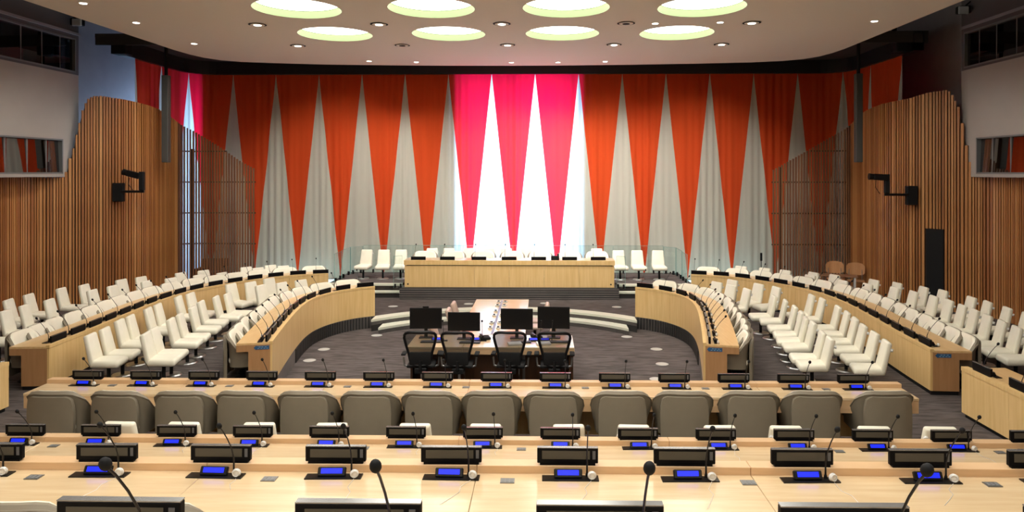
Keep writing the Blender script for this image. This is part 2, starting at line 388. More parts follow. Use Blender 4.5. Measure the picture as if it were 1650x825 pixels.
for i, (x, y) in enumerate(rings):
    off = (i in (3, 6))
    inst('downlight', [('trim_ring', m_ring), ('reflector', m_ringw), ('lens', m_lensd if off else m_lens)], (x, y, CZ), 0,
         'dark ringed ceiling downlight, %s, %s from the left in the %s row' % ('unlit' if off else 'lit', ORD[i % 5], 'nearer' if i < 5 else 'farther'), 'downlight', 'ringed ceiling downlights')
bm = BM(); cyl(bm, (0, 0, -0.012), (0, 0, 0.0), 0.10, n=20); m_sr = fin(bm, 'trim_ring', 'ceiling')
bm = BM(); cyl(bm, (0, 0, -0.02), (0, 0, -0.012), 0.07, n=16); m_sl = fin(bm, 'lens', 'lamp')
spots = [(-8.44, 14.4), (-8.44, 16.3), (-8.42, 19.0), (-4.43, 22.08), (-2.99, 22.3), (0.0, 22.45), (1.47, 22.44), (2.95, 22.3), (3.61, 16.6), (5.09, 16.5), (8.6, 16.44)]
wh = ['near the left ceiling edge, closest to the camera', 'near the left ceiling edge, middle one of three', 'near the left ceiling edge, closest to the curtain', 'leftmost of five along the curtain edge', 'second of five along the curtain edge', 'middle one of five along the curtain edge', 'fourth of five along the curtain edge', 'rightmost of five along the curtain edge', 'just left of the rightmost round light', 'between the rightmost round lights', 'alone near the right ceiling edge']
for p, wtx in zip(spots, wh):
    inst('spot_light', [('trim_ring', m_sr), ('lens', m_sl)], (p[0], p[1], CZ), 0, 'small flush ceiling spot, %s' % wtx, 'spotlight', 'small ceiling spots')
for i, (x, y) in enumerate(rings):
    if i in (3, 6): continue
    if y > 18: spot((x, y, CZ-0.05), (x*1.05, 24.5, 1.5), 1150, 84)
    else: spot((x, y, CZ-0.05), (x*1.15, y+0.8, 0), 230, 130)
for x, y in spots[3:8]: spot((x, y, CZ-0.04), (x, 24.5, 1.9), 300, 84)
for x, y in ((-8.44, 16.3), (-8.42, 19.0), (-8.44, 14.4), (8.6, 16.44)): spot((x, y, CZ-0.04), (x*1.30, y+2.2, 2.0), 300, 100)
# curtain recess: soffit and track
bm = BM()
for s in (-1, 1):
    box(bm, (s*10.55, 22.6, 7.62), (2.3, 5.4, 0.10)); box(bm, (s*10.55, 19.95, 7.50), (2.3, 0.08, 0.30))
struct('ceiling_soffit', fin(bm, 'ceiling_soffit', 'dark_ceiling'))
XR = 11.4; XL = 11.2
def cpath():
    P = []
    P.append((-XL, 19.9)); P += [(-XL, 23.5)]
    for i in range(1, 9): a = PI/2*i/8; P.append((-XL+1-math.cos(a), 23.5+math.sin(a)))
    for i in range(0, 8): a = PI/2*i/8; P.append((XR-1+math.sin(a), 23.5+math.cos(a)))
    P += [(XR, 23.5), (XR, 19.9)]
    return P
CP = [Vector(p) for p in cpath()]
CL = [0.0]
for i in range(1, len(CP)): CL.append(CL[-1]+(CP[i]-CP[i-1]).length)
CS0 = CL[1]+PI/2*1+(XL-1)       # arc length of x = 0
def cpt(s):
    t = s+CS0; i = 1
    while i < len(CL)-1 and CL[i] < t: i += 1
    f = (t-CL[i-1])/(CL[i]-CL[i-1]); q = CP[i-1].lerp(CP[i], f)
    def tang(k):
        k = min(max(k, 1), len(CP)-1); return (CP[k]-CP[k-1]).normalized()
    d = tang(i); nb = tang(i+1) if f > 0.5 else tang(i-1); d = d.lerp(nb, abs(f-0.5)).normalized()
    return q, Vector((-d.y, d.x))    # normal pointing outward (away from the room)
bm = BM(); rg = []
for i in range(121):
    s = -15.2+30.8*i/120; q, nn = cpt(s)
    rg.append([bm.verts.new(p) for p in ((q.x-nn.x*0.12, q.y-nn.y*0.12, 7.12), (q.x+nn.x*0.15, q.y+nn.y*0.15, 7.12), (q.x+nn.x*0.15, q.y+nn.y*0.15, 7.62), (q.x-nn.x*0.12, q.y-nn.y*0.12, 7.62))])
for A, B in zip(rg, rg[1:]):
    for j in range(4): bm.faces.new((A[j], A[(j+1) % 4], B[(j+1) % 4], B[j]))
struct('trim_2', fin(bm, 'curtain_track', 'track'))
# ------------------------------------------------------------------ curtains
ZT, ZB = 7.16, 0.05
def fold(s):
    return 0.038*math.sin(2*PI*s/0.235+1.3*math.sin(s*1.7))*(0.55+0.45*math.sin(s*2.9+1.0))+0.018*math.sin(2*PI*s/0.61+s*0.4)
def cgrid(bm, fl, fr, nc, nr=16):
    V = []
    for r in range(nr+1):
        t = r/nr; z = ZB+(ZT-ZB)*t; row = []
        for c in range(nc+1):
            s = fl(t)+(fr(t)-fl(t))*c/nc; q, nn = cpt(s); d = fold(s)*(1.0-0.35*t)
            row.append(bm.verts.new((q.x+nn.x*d, q.y+nn.y*d, z)))
        V.append(row)
    for a, b in zip(V, V[1:]):
        for c in range(nc): bm.faces.new((a[c], a[c+1], b[c+1], b[c]))
for k in range(-9, 10):
    s0 = (k-0.5)*1.5-0.02; s1 = s0+1.5
    sm = s0+0.75
    if k == 9: s1 += 0.5
    bm = BM()
    cgrid(bm, lambda t: s0, lambda t: sm+(s0-sm)*t, 14); cgrid(bm, lambda t: sm+(s1-sm)*t, lambda t: s1, 14)
    bmesh.ops.remove_doubles(bm, verts=bm.verts, dist=1e-5)
    lit = k in (0, 1); 
    idx = k+9
    if lit or k in (-1,): d_ = 'backlit tall curtain panel behind the podium, pink-red wedge on glowing white, %s of three' % ('left' if k == -1 else 'middle' if k == 0 else 'right')
    else: d_ = 'tall curtain panel, orange-red wedge pointing down on white, %s from the %s end' % (ORD[idx] if k < 0 else ORD[9-k], 'left' if k < 0 else 'right')
    c = link('curtain', fin(bm, 'white_cloth', 'white_cloth', True)); c['label'] = d_; c['category'] = 'curtain'; c['group'] = 'curtain panels along the window wall'
    bm = BM(); cgrid(bm, lambda t: sm+(s0-sm)*t, lambda t: sm+(s1-sm)*t, 26)
    bmesh.ops.remove_doubles(bm, verts=bm.verts, dist=1e-5)
    o = link('red_wedge', fin(bm, 'red_wedge', 'red_cloth', True), c)

# ------------------------------------------------------------------ slatted walls, screens, booths
def sidewall(s, nm):
    W = Path([(8.33, 22.8), (9.6, 22.82), (10.40, 22.8), (10.66, 22.55), (10.73, 22.0), (10.76, 21.3), (10.90, 20.65), (11.22, 20.05), (11.68, 19.55), (12.1, 19.1), (12.42, 18.7), (12.58, 18.3), (12.62, 17.6), (12.62, 14.5)], 0.05)
    TB = {-1: [(0, 3.85), (0.48, 4.11), (1.23, 4.62), (2.04, 5.1), (2.73, 5.44), (3.51, 5.66), (3.97, 5.74), (4.8, 5.84), (5.38, 5.89), (5.59, 5.87), (5.74, 5.75), (5.85, 5.42), (5.95, 4.98), (6.06, 4.42), (6.16, 4.01), (6.26, 3.61)],
          1: [(0, 3.80), (1.09, 4.42), (2.68, 5.34), (3.3, 5.57), (4.17, 5.72), (5.06, 5.80), (5.53, 5.92), (6.01, 5.96), (6.11, 5.89), (6.31, 5.44), (6.41, 4.84), (6.52, 4.18), (6.67, 3.59)]}[s]
    # top profile against plan y (beyond the corner) or x on the screen
    def ztop(q, t):
        for (a, za), (b, zb) in zip(TB, TB[1:]):
            if a <= t <= b: return za+(zb-za)*(t-a)/(b-a)
        return 3.61
    meshes = {}
    def slatmesh(wd, dp, h, mi):
        key = (round(wd, 3), round(h, 2), mi)
        if key not in meshes: meshes[key] = bxm('slat', (0, 0, h/2), (wd, dp, h), SLATS[mi])
        return meshes[key]
    SL = 2.55
    sc = bpy.data.objects.new('slatted_screen', None); COL.objects.link(sc)
    sc['label'] = 'open wooden slat screen with sloping top standing at the %s end of the curtain' % nm; sc['category'] = 'screen'
    t = 0.03; rnd = random.Random(3+s)
    while t < SL:
        q, d, n = W.at(t); h = ztop(q, t)
        o = link('slat', slatmesh(0.044, 0.055, h, 4+rnd.randrange(2)), sc, (s*q.x, q.y, 0), s*math.atan2(d.y, d.x)); t += 0.0895
    for z in (1.42, 2.42, 3.42):
        bm = BM(); sweep(bm, W, 0.0, SL, -0.10, -0.068, z-0.02, z+0.02, s); link('rail', fin(bm, 'rail', 'black_matt'), sc)
    bm = BM(); sweep(bm, W, 0.95 if s < 0 else 1.25, SL, -0.10, -0.068, 4.40, 4.44, s); link('rail', fin(bm, 'rail', 'black_matt'), sc)
    link('post', bxm('post', (-10.42 if s < 0 else 8.62, 22.95, 2.25 if s < 0 else 1.95), (0.09, 0.09, 4.5 if s < 0 else 3.9), 'black_matt'), sc)
    # backing and solid slats
    bm = BM(); k = 0; V = []
    tt = SL-0.02
    while tt <= W.len+1e-6:
        q, d, n = W.at(tt); h = ztop(q, tt)-0.03
        V.append([bm.verts.new((s*(q.x-n.x*o_), q.y-n.y*o_, z)) for o_, z in ((0.035, 0), (0.065, 0), (0.065, h), (0.035, h))]); tt += 0.08
    for A, B in zip(V, V[1:]):
        for j in range(4): bm.faces.new((A[j], A[(j+1) % 4], B[(j+1) % 4], B[j]))
    bm.faces.new(V[0]); bm.faces.new(V[-1][::-1])
    wl = struct('wall_%s' % nm, fin(bm, 'wall_%s' % nm, 'back_dark'))
    t = SL; door = (19.38, 19.74)
    while t < W.len:
        wd = rnd.choice((0.05, 0.05, 0.065, 0.04)); gap = rnd.choice((0.022, 0.028, 0.034))
        q, d, n = W.at(t+wd/2); h = ztop(q, t)
        z0 = 0
        if s > 0 and door[0] < q.y < door[1]: z0 = 2.2
        hh = h-z0
        link('slat', slatmesh(wd, 0.05+0.012*rnd.random(), hh, rnd.randrange(4)), wl, (s*q.x, q.y, z0), s*math.atan2(d.y, d.x)); t += wd+gap
    if s > 0:
        q, d, n = W.at(W.near(11.67, 19.56))
        dm = bxm('door_leaf', (0, 0, 1.1), (0.42, 0.02, 2.2), 'black_matt')
        dd = link('door_1', dm, None, (s*(q.x-n.x*0.0), q.y-n.y*0.0, 0), math.atan2(d.y, d.x)); dd['kind'] = 'structure'
    # wall run under the booth toward the camera
    XB = 12.05 if s < 0 else 12.25; YB = 19.72 if s < 0 else 19.3
    bw = struct('wall_%s_rear' % nm, bxm('wall_rear', (s*12.66, 4.85, 1.83), (0.04, 19.3, 3.66), SLATS[1]))
    # booth wall, bottom edge just below eye level, two long windows
    bx = [(-4.7, 3.62), (YB, 3.62), (YB, 6.46), (-4.7, 6.46)]
    e = 0.65
    w1 = [(5.0, 3.70), (YB-e, 3.70), (YB-e, 4.64), (5.0, 4.64)]
    w2 = [(5.0, 6.52), (YB-0.12, 6.52), (YB-0.12, 7.47), (5.0, 7.47)]
    bx2 = [(-4.7, 6.46), (YB, 6.46), (YB, 8.55), (-4.7, 8.55)]
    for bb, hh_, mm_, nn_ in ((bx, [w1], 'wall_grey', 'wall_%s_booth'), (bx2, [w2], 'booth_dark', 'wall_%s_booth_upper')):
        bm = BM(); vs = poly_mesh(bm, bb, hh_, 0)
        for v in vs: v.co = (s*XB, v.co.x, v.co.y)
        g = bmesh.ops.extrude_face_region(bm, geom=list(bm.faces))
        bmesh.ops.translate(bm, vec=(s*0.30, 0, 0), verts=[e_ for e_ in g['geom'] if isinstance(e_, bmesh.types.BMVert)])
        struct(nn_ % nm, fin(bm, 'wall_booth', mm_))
    bm = BM(); box(bm, (s*(XB-0.02), (YB-4.7)/2, 7.60), (0.04, YB+4.7, 0.07)); link('trim_%d' % (3 if s < 0 else 4), fin(bm, 'wall_lip', 'wall_dark'))['kind'] = 'structure'
    for wi, ww in ((1, w1), (2, w2)):
        y0, y1, z0, z1 = ww[0][0], ww[1][0], ww[0][1], ww[2][1]
        bm = BM()
        for z in (z0+0.02, z1-0.02): box(bm, (s*(XB+0.12), (y0+y1)/2, z), (0.26, y1-y0, 0.04))
        box(bm, (s*(XB+0.12), y1-0.02, (z0+z1)/2), (0.26, 0.04, z1-z0))
        wn = struct('window_%d' % (2+wi+(0 if s < 0 else 2)), fin(bm, 'window_frame', 'win_frame'))
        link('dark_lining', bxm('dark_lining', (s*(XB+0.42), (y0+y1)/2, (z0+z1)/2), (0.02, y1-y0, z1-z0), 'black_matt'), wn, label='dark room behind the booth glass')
        cuts = [y1-0.04, y1-0.55, y1-1.25, y1-2.0, y1-2.8, y1-3.7]
        for a, b in zip(cuts, cuts[1:]):
            bm = BM(); vs = [bm.verts.new(p) for p in ((s*(XB+0.06), a-0.02, z0+0.04), (s*(XB+0.06), b+0.02, z0+0.04), (s*(XB+(0.10 if wi == 1 else 0.07)), b+0.02, z1-0.04), (s*(XB+(0.10 if wi == 1 else 0.07)), a-0.02, z1-0.04))]
            bm.faces.new(vs); g = bmesh.ops.extrude_face_region(bm, geom=list(bm.faces)); bmesh.ops.translate(bm, vec=(s*0.008, 0, 0), verts=[e_ for e_ in g['geom'] if isinstance(e_, bmesh.types.BMVert)])
            link('pane', fin(bm, 'pane', 'booth_glass'), wn)
            link('mullion', bxm('mullion', (s*(XB+0.14), b, (z0+z1)/2), (0.14, 0.05, z1-z0-0.02), 'win_frame'), wn)
    # floodlight and hung speaker boxes near the booth
    bm = BM(); box(bm, (0, 0, 0), (0.30, 0.22, 0.20), 0.03); mh = fin(bm, 'housing', 'black_matt')
    bm = BM(); box(bm, (-s*0.06, -0.12, -0.03), (0.26, 0.05, 0.20), 0.02); ml = fin(bm, 'lens', 'lamp_cool')
    bm = BM(); cyl(bm, (0, 0, 0.05), (s*0.25, 0.1, 0.25), 0.02); mb = fin(bm, 'bracket', 'black_matt')
    fy = 19.3 if s < 0 else 18.8
    inst('floodlight', [('housing', mh), ('lens', ml), ('bracket', mb)], (s*(XB-0.25), fy, 3.75+(0.0 if s < 0 else 0)+(244 if s < 0 else 258)*fy/1144), 0, 'white fronted floodlight on black bracket high on the %s wall' % nm, 'floodlight')
    bm = BM(); box(bm, (0, 0, 0), (0.42, 0.36, 0.40), 0.03); mh = fin(bm, 'cabinet', 'black_matt')
    bm = BM(); box(bm, (-s*0.2, 0, 0.35), (0.1, 0.1, 0.5)); mb = fin(bm, 'bracket', 'black_matt')
    inst('wall_speaker', [('cabinet', mh), ('bracket', mb)], (s*11.05, 20.1, 7.3), 0, 'black speaker box hanging under the ceiling edge on the %s' % nm, 'speaker')
    # hanging column speaker
    bm = BM(); box(bm, (0, 0, 1.3), (0.20, 0.18, 2.6), 0.02); mc = fin(bm, 'column', 'column_grey')
    bm = BM(); cyl(bm, (0, 0, 2.6), (0, 0, 3.5), 0.05); mr = fin(bm, 'hanger_rod', 'black_matt')
    inst('column_speaker', [('column', mc), ('hanger_rod', mr)], (s*10.25, 21.0, 4.03), 0, 'long dark grey column speaker hanging before the %s slat screen' % nm, 'speaker')
sidewall(-1, 'left'); sidewall(1, 'right')

# wall cameras
def wall_camera(s, nm, x, y, z):
    r = bpy.data.objects.new('wall_camera', None); COL.objects.link(r); r.location = (x, y, z)
    r['label'] = 'black pan-tilt camera on a wall arm, on the %s slatted wall' % nm; r['category'] = 'camera'; r.scale = (1.12, 1.0, 1.15)
    d = -s
    bm = BM(); box(bm, (0, 0, 0), (0.26, 0.16, 0.46), 0.02); link('wall_box', fin(bm, 'wall_box', 'black_matt'), r)
    bm = BM(); box(bm, (d*0.38, -0.05, 0.02), (0.60, 0.07, 0.06), 0.01); link('arm', fin(bm, 'arm', 'black'), r)
    bm = BM(); box(bm, (d*0.62, -0.05, 0.28), (0.12, 0.12, 0.46), 0.02); link('yoke', fin(bm, 'yoke', 'black_matt'), r)
    if s < 0:
        mt = Matrix.Translation((d*0.42, -0.08, 0.44)) @ Matrix.Rotation(R(14), 4, 'Y')
    else:
        mt = Matrix.Translation((d*0.80, -0.08, 0.44)) @ Matrix.Rotation(R(3), 4, 'Y')
    bm = BM(); box(bm, (0, 0, 0), (0.34, 0.14, 0.15), 0.02, mtx=mt); body = link('camera_body', fin(bm, 'camera_body', 'black'), r)
    bm = BM(); v = cyl(bm, (-0.17, 0, 0), (-0.27, 0, 0), 0.07, 0.08, 14); bmesh.ops.transform(bm, matrix=mt, verts=v); link('lens', fin(bm, 'lens', 'black'), body)
    bm = BM(); tube(bm, [(mt.translation.x-0.1, -0.08, 0.36), (mt.translation.x-0.12, -0.10, 0.2), (mt.translation.x, -0.08, 0.04)], 0.008, 6); link('cable', fin(bm, 'cable', 'black'), r)
wall_camera(-1, 'left', -11.05, 19.95, 3.17)
wall_camera(1, 'right', 11.17, 19.8, 3.10)

# ------------------------------------------------------------------ chairs
def side_chair_spec():
    bm = BM(); box(bm, (0, 0, 0), (0.455, 0.50, 0.12), 0.052, 3)
    for v in bm.verts:
        k = 1-0.10*max(0, -(v.co.y))/0.25; v.co.x *= k
        v.co.z += 0.02*(1-(v.co.x/0.25)**2)*(1 if v.co.z > 0 else 0)+0.015*(v.co.y > 0.15)*(-1)
    bmesh.ops.translate(bm, vec=(0, 0, 0.375), verts=bm.verts); seat = fin(bm, 'seat', 'cream', True)
    bm = BM(); box(bm, (0, 0, 0.22), (0.425, 0.085, 0.53), 0.032, 3)
    for v in bm.verts:
        t = (v.co.z+0.03)/0.5; v.co.x *= 1.0-0.16*max(0, t); v.co.y -= 0.012*math.cos(v.co.x*6)
    bmesh.ops.transform(bm, matrix=Matrix.Translation((0, -0.205, 0.405)) @ Matrix.Rotation(R(12.5), 4, 'X'), verts=bm.verts)
    back = fin(bm, 'backrest', 'cream', True)
    bm = BM(); cyl(bm, (0, 0, 0.01), (0, 0, 0.34), 0.032, n=10); box(bm, (0, -0.02, 0.33), (0.28, 0.32, 0.03), 0.0); ped = fin(bm, 'pedestal', 'black_matt')
    bm = BM(); cyl(bm, (0, 0, 0), (0, 0, 0.02), 0.19, 0.17, 20); base = fin(bm, 'base', 'chrome')
    bm = BM(); cyl(bm, (-0.165, -0.33, 0.755), (-0.18, -0.36, 0.75), 0.03, 0.026, 10); hk = fin(bm, 'earpiece_holder', 'white_pl')
    return [('seat', seat), ('backrest', back, [('earpiece_holder', hk)]), ('pedestal', ped), ('base', base)]
SIDE = side_chair_spec()
def armchair_spec():
    U = catmull([(-0.355, 0.24), (-0.375, 0.05), (-0.372, -0.13), (-0.33, -0.255), (-0.20, -0.31), (0, -0.325), (0.20, -0.31), (0.33, -0.255), (0.372, -0.13), (0.375, 0.05), (0.355, 0.24)], 0.07)
    n = len(U)
    def hgt(p):
        if p.y > -0.05: return 0.605-0.05*((p.y+0.05)/0.29)
        t = min(1, max(0, (-p.y-0.05)/0.18)); t = t*t*(3-2*t)
        k = min(1, max(0, (abs(p.x)-0.215)/0.185)); top = 0.63+0.255*math.sqrt(max(0, 1-k*k))
        return 0.605+(max(top, 0.605)-0.605)*t
    def nrm(i):
        a = U[max(0, i-1)]; b = U[min(n-1, i+1)]; d = (b-a).normalized(); return Vector((d.y, -d.x)) if True else None
    def surf(bm, prof):
        rg = []
        for i, p in enumerate(U):
            nn = nrm(i)
            if nn.dot(p) < 0: nn = -nn
            rg.append([bm.verts.new((p.x+nn.x*o, p.y+nn.y*o, z)) for o, z in prof(p)])
        k = len(rg[0])
        for A, B in zip(rg, rg[1:]):
            for j in range(k): bm.faces.new((A[j], A[(j+1) % k], B[(j+1) % k], B[j]))
        bm.faces.new(rg[0]); bm.faces.new(rg[-1][::-1])
    def p_shell(p):
        h = hgt(p); b = 0.30
        lean = 0.03 if p.y < -0.1 else 0.01
        return [(-0.035, b), (-0.030, b+0.1), (-0.01, h-0.16), (lean-0.005, h-0.07), (lean, h-0.025), (lean-0.02, h), (lean-0.045, h), (lean-0.075, h-0.03), (-0.075, b+0.02)]
    bm = BM(); surf(bm, p_shell); shell = fin(bm, 'backrest', 'taupe', True)
    bm = BM(); ol = [(-0.315, 0.10), (0.315, 0.10), (0.335, 0.60), (0.322, 0.70), (0.285, 0.79), (0.22, 0.835), (0.10, 0.848), (-0.10, 0.848), (-0.22, 0.835), (-0.285, 0.79), (-0.322, 0.70), (-0.335, 0.60)]
    def yy_(x): return -0.398+0.07*(abs(x)/0.335)**3
    cols = [-1, -0.85, -0.6, -0.3, 0, 0.3, 0.6, 0.85, 1]; zz_ = [0.10, 0.3, 0.45, 0.60, 0.70, 0.78, 0.812, 0.828]; hw = [0.300, 0.306, 0.312, 0.312, 0.305, 0.288, 0.262, 0.22]
    G_ = [[bm.verts.new((c*w_, yy_(c*w_), z)) for c in cols] for z, w_ in zip(zz_, hw)]
    for a, b in zip(G_, G_[1:]):
        for c in range(8): bm.faces.new((a[c], a[c+1], b[c+1], b[c]))
    bmesh.ops.recalc_face_normals(bm, faces=bm.faces)
    gg = bmesh.ops.extrude_face_region(bm, geom=list(bm.faces)); bmesh.ops.translate(bm, vec=(0, 0.05, 0), verts=[e for e in gg['geom'] if isinstance(e, bmesh.types.BMVert)])
    bpanel = fin(bm, 'back_panel', 'taupe', True)
    def p_in(p):
        h = hgt(p); lean = 0.03 if p.y < -0.1 else 0.0
        return [(-0.06, 0.38), (lean-0.055, h-0.035), (lean-0.05, h+0.002), (lean-0.075, h-0.002), (lean-0.10, h-0.04), (-0.115, 0.42)]
    bm = BM(); surf(bm, p_in); inner = fin(bm, 'inner_padding', 'cream', True)
    bm = BM(); pts = []
    for i, p in enumerate(U):
        nn = nrm(i)
        if nn.dot(p) < 0: nn = -nn
        lean = 0.03 if p.y < -0.1 else 0.0
        pts.append((p.x+nn.x*(lean+0.001), p.y+nn.y*(lean+0.001), hgt(p)-0.03))
    tube(bm, pts, 0.009, 6); pip = fin(bm, 'piping', 'taupe', True)
    bm = BM(); box(bm, (0, -0.02, 0.41), (0.58, 0.52, 0.12), 0.045, 3); seat = fin(bm, 'seat', 'cream', True)
    bm = BM(); cyl(bm, (0, -0.02, 0.05), (0, -0.02, 0.34), 0.035, n=10); ped = fin(bm, 'pedestal', 'black_matt')
    bm = BM(); cyl(bm, (0, -0.02, 0.0), (0, -0.02, 0.03), 0.26, 0.22, 20); base = fin(bm, 'base', 'black_matt')
    return [('backrest', shell, [('inner_padding', inner, None, 'cream inner padding'), ('piping', pip)]), ('back_panel', bpanel), ('seat', seat), ('pedestal', ped), ('base', base)]
ARM = armchair_spec()
def vary(a=0.03): return random.uniform(-a, a)
# armchairs at the straight front desk
for i, x in enumerate((-5.43, -4.59, -3.76, -2.94, -2.13, -1.30, -0.49, 0.30, 1.13, 2.02, 2.84, 3.72, 4.54, 5.47)):
    inst('armchair', ARM, (x, 9.16+0.015*i+0.31, 0.0), vary(0.05), 'taupe armchair back, %s from the left at the farthest straight desk' % ORD[i], 'armchair', 'armchairs along the farthest straight desk')
for i, x in enumerate((-2.34, -1.47)):
    inst('armchair', ARM, (x, 4.60, 0.835), 0, 'taupe armchair whose rim just shows at the bottom left, %s one' % ('outer' if i == 0 else 'inner'), 'armchair', 'armchairs at the second nearest desk')
# side chairs before the third desk
for i, x in enumerate((-3.87, -3.13, -2.27, -1.44, -0.48, 0.33, 1.26, 2.02, 2.97, 3.73, 4.72, 5.46)):
    inst('side_chair', SIDE, (x, 8.05+0.33, 0.0), vary(0.04), 'cream armless chair just beyond the third desk, %s from the left' % ORD[i], 'chair', 'cream chairs in front of the third desk')
LA = [(-7.04, 12.44), (-7.09, 12.94), (-7.25, 13.65), (-7.28, 14.07), (-7.36, 14.85), (-7.4, 15.3), (-7.45, 16.27), (-7.38, 16.69), (-7.04, 18.1), (-6.66, 18.42)]
LB = [(-6.11, 12.55), (-6.19, 12.96), (-6.31, 13.78), (-6.38, 14.27), (-6.49, 15.0), (-6.62, 15.65), (-6.57, 16.28), (-6.49, 16.71), (-6.19, 17.92), (-5.81, 18.35), (-6.42, 19.07), (-5.45, 18.8)]
RB = [(5.98, 12.41), (6.02, 12.87), (6.16, 13.66), (6.19, 14.13), (6.31, 14.69), (6.39, 15.3), (6.44, 16.04), (6.37, 16.6), (6.02, 17.58), (5.79, 18.13), (5.55, 18.63), (6.05, 19.0), (6.55, 18.34)]
RA = [(6.84, 12.2), (6.94, 12.83), (7.02, 13.46), (7.14, 14.08), (7.25, 14.71), (7.32, 15.32), (7.35, 16.24), (7.29, 16.74), (6.84, 17.85)]
LD = [(-11.07, 15.2), (-11.07, 15.8), (-11.12, 16.5), (-10.95, 17.39), (-10.73, 17.93), (-10.29, 18.78), (-10.04, 19.28), (-9.35, 20.09), (-8.93, 20.55), (-7.98, 21.30), (-7.42, 21.75)]
LC = [(-10.12, 13.85), (-10.18, 14.53), (-10.23, 15.15), (-10.16, 15.82), (-10.0, 17.1), (-9.9, 17.75), (-9.47, 18.55), (-9.1, 19.05), (-8.62, 19.67), (-8.17, 20.11), (-7.55, 21.15), (-6.95, 21.6)]
RD = [(10.85, 14.1), (10.86, 14.65), (10.85, 15.24), (10.88, 15.95), (10.86, 16.5), (10.73, 17.42), (10.53, 17.95), (10.2, 18.61), (9.84, 19.13), (9.15, 20.0), (8.75, 20.46)]
RC = [(9.78, 12.85), (9.8, 13.35), (9.88, 13.9), (9.93, 14.42), (10.02, 15.0), (10.06, 15.5), (10.12, 16.1), (10.06, 16.62), (9.93, 17.26), (9.75, 17.82), (9.35, 18.4), (8.95, 18.98), (8.45, 19.9), (8.1, 20.9), (7.65, 21.35), (7.05, 21.75)]
def face(path, s, x, y):
    q, d, n = path.at(path.near(abs(x), y)); f = Vector((-n.x*s, -n.y)); return f, math.atan2(f.y, f.x)-PI/2
for nm, lst, s, path, desc in (('LA', LA, -1, OUTER, 'left side, backing the outer desk'), ('LB', LB, -1, OUTER, 'left side, row behind the inner desk'),
        ('RB', RB, 1, OUTER, 'right side, row behind the inner desk'), ('RA', RA, 1, OUTER, 'right side, backing the outer desk'),
        ('LD', LD, -1, OUTER, 'far left, against the slatted wall'), ('LC', LC, -1, OUTER, 'far left, row behind outer desk armchairs'),
        ('RD', RD, 1, OUTER, 'far right, against the slatted wall'), ('RC', RC, 1, OUTER, 'far right, row behind outer desk armchairs')):
    for i, (x, y) in enumerate(lst):
        f, a = face(path, s, x, y)
        a2 = a-s*0.10; f = Vector((-math.sin(a2), math.cos(a2)))
        inst('side_chair', SIDE, (x+f.x*0.31, y+f.y*0.31, 0.0), a2+vary(0.05), 'cream armless chair %s, %s from the near end' % (desc, ORD[i]), 'chair', 'cream chairs '+desc)
# ------------------------------------------------------------------ conference equipment
def display_spec():
    bm = BM(); box(bm, (0, 0, 0.069), (0.44, 0.035, 0.108), 0.004, 1); box(bm, (0, 0, 0.008), (0.40, 0.035, 0.016), 0.0); h = fin(bm, 'housing', 'frame_black')
    lcd = bxm('screen', (-0.012, -0.0180, 0.075), (0.345, 0.002, 0.060), 'panel_lcd')
    lcd2 = bxm('side_strip', (0.190, -0.0180, 0.075), (0.022, 0.002, 0.060), 'key')
    top = bxm('top_edge', (0, 0, 0.1245), (0.438, 0.034, 0.004), 'frame_edge')
    return [('housing', h), ('screen', lcd), ('side_strip', lcd2), ('top_edge', top)]
DISP = display_spec()
def console_spec():
    bm = BM(); box(bm, (0.015, -0.085, 0.004), (0.40, 0.085, 0.008)); bp = fin(bm, 'base_plate', 'black')
    mt = Matrix.Translation((0, -0.075, 0.034)) @ Matrix.Rotation(R(-28), 4, 'X')
    bm = BM(); box(bm, (0, 0, 0), (0.20, 0.03, 0.062), 0.006, 1, mtx=mt); u = fin(bm, 'control_unit', 'black')
    bm = BM(); box(bm, (0, -0.0165, 0.004), (0.15, 0.003, 0.034), mtx=mt); sc = fin(bm, 'lit_screen', 'blue_lcd')
    pts = [(0.135, -0.06, 0.005), (0.135, -0.06, 0.12), (0.134, -0.09, 0.20), (0.132, -0.15, 0.29), (0.130, -0.215, 0.37), (0.129, -0.25, 0.405)]
    bm = BM(); tube(bm, [Vector(p) for p in pts], [0.0075, 0.006, 0.0045, 0.0045, 0.0045, 0.0045], 7); cyl(bm, (0.135, -0.06, 0), (0.135, -0.06, 0.03), 0.014, 0.010, 10); g = fin(bm, 'gooseneck', 'black', True)
    bm = BM(); ball(bm, (0, 0, 0), 0.019, (1, 1, 1.35)); bmesh.ops.transform(bm, matrix=Matrix.Translation((0.128, -0.265, 0.425)) @ Matrix.Rotation(R(35), 4, 'X'), verts=bm.verts); wsn = fin(bm, 'windscreen', 'black_matt', True)
    return [('base_plate', bp), ('control_unit', u, [('lit_screen', sc, None, 'blue glowing screen')]), ('gooseneck', g, [('windscreen', wsn)])]
CONS = console_spec()
def console_plain():
    sp = list(CONS); bm = BM(); mt = Matrix.Translation((0, -0.075, 0.034)) @ Matrix.Rotation(R(-28), 4, 'X')
    box(bm, (0, -0.0165, 0.004), (0.15, 0.003, 0.034), mtx=mt); sc = fin(bm, 'screen', 'panel_lcd')
    return [sp[0], ('control_unit', sp[1][1], [('screen', sc)]), sp[2]]
CONS2 = console_plain()
bm = BM(); cyl(bm, (0, 0, 0), (0, -0.02, 0.05), 0.001, 0.001, 6)
bm.free()
bm = BM(); r_ = bmesh.ops.create_uvsphere(bm, u_segments=14, v_segments=8, radius=0.032); bmesh.ops.scale(bm, vec=(1, 0.55, 0.95), verts=r_['verts']); bmesh.ops.translate(bm, vec=(0, 0, 0.032), verts=bm.verts); m_ear = fin(bm, 'shell', 'white_pl', True)
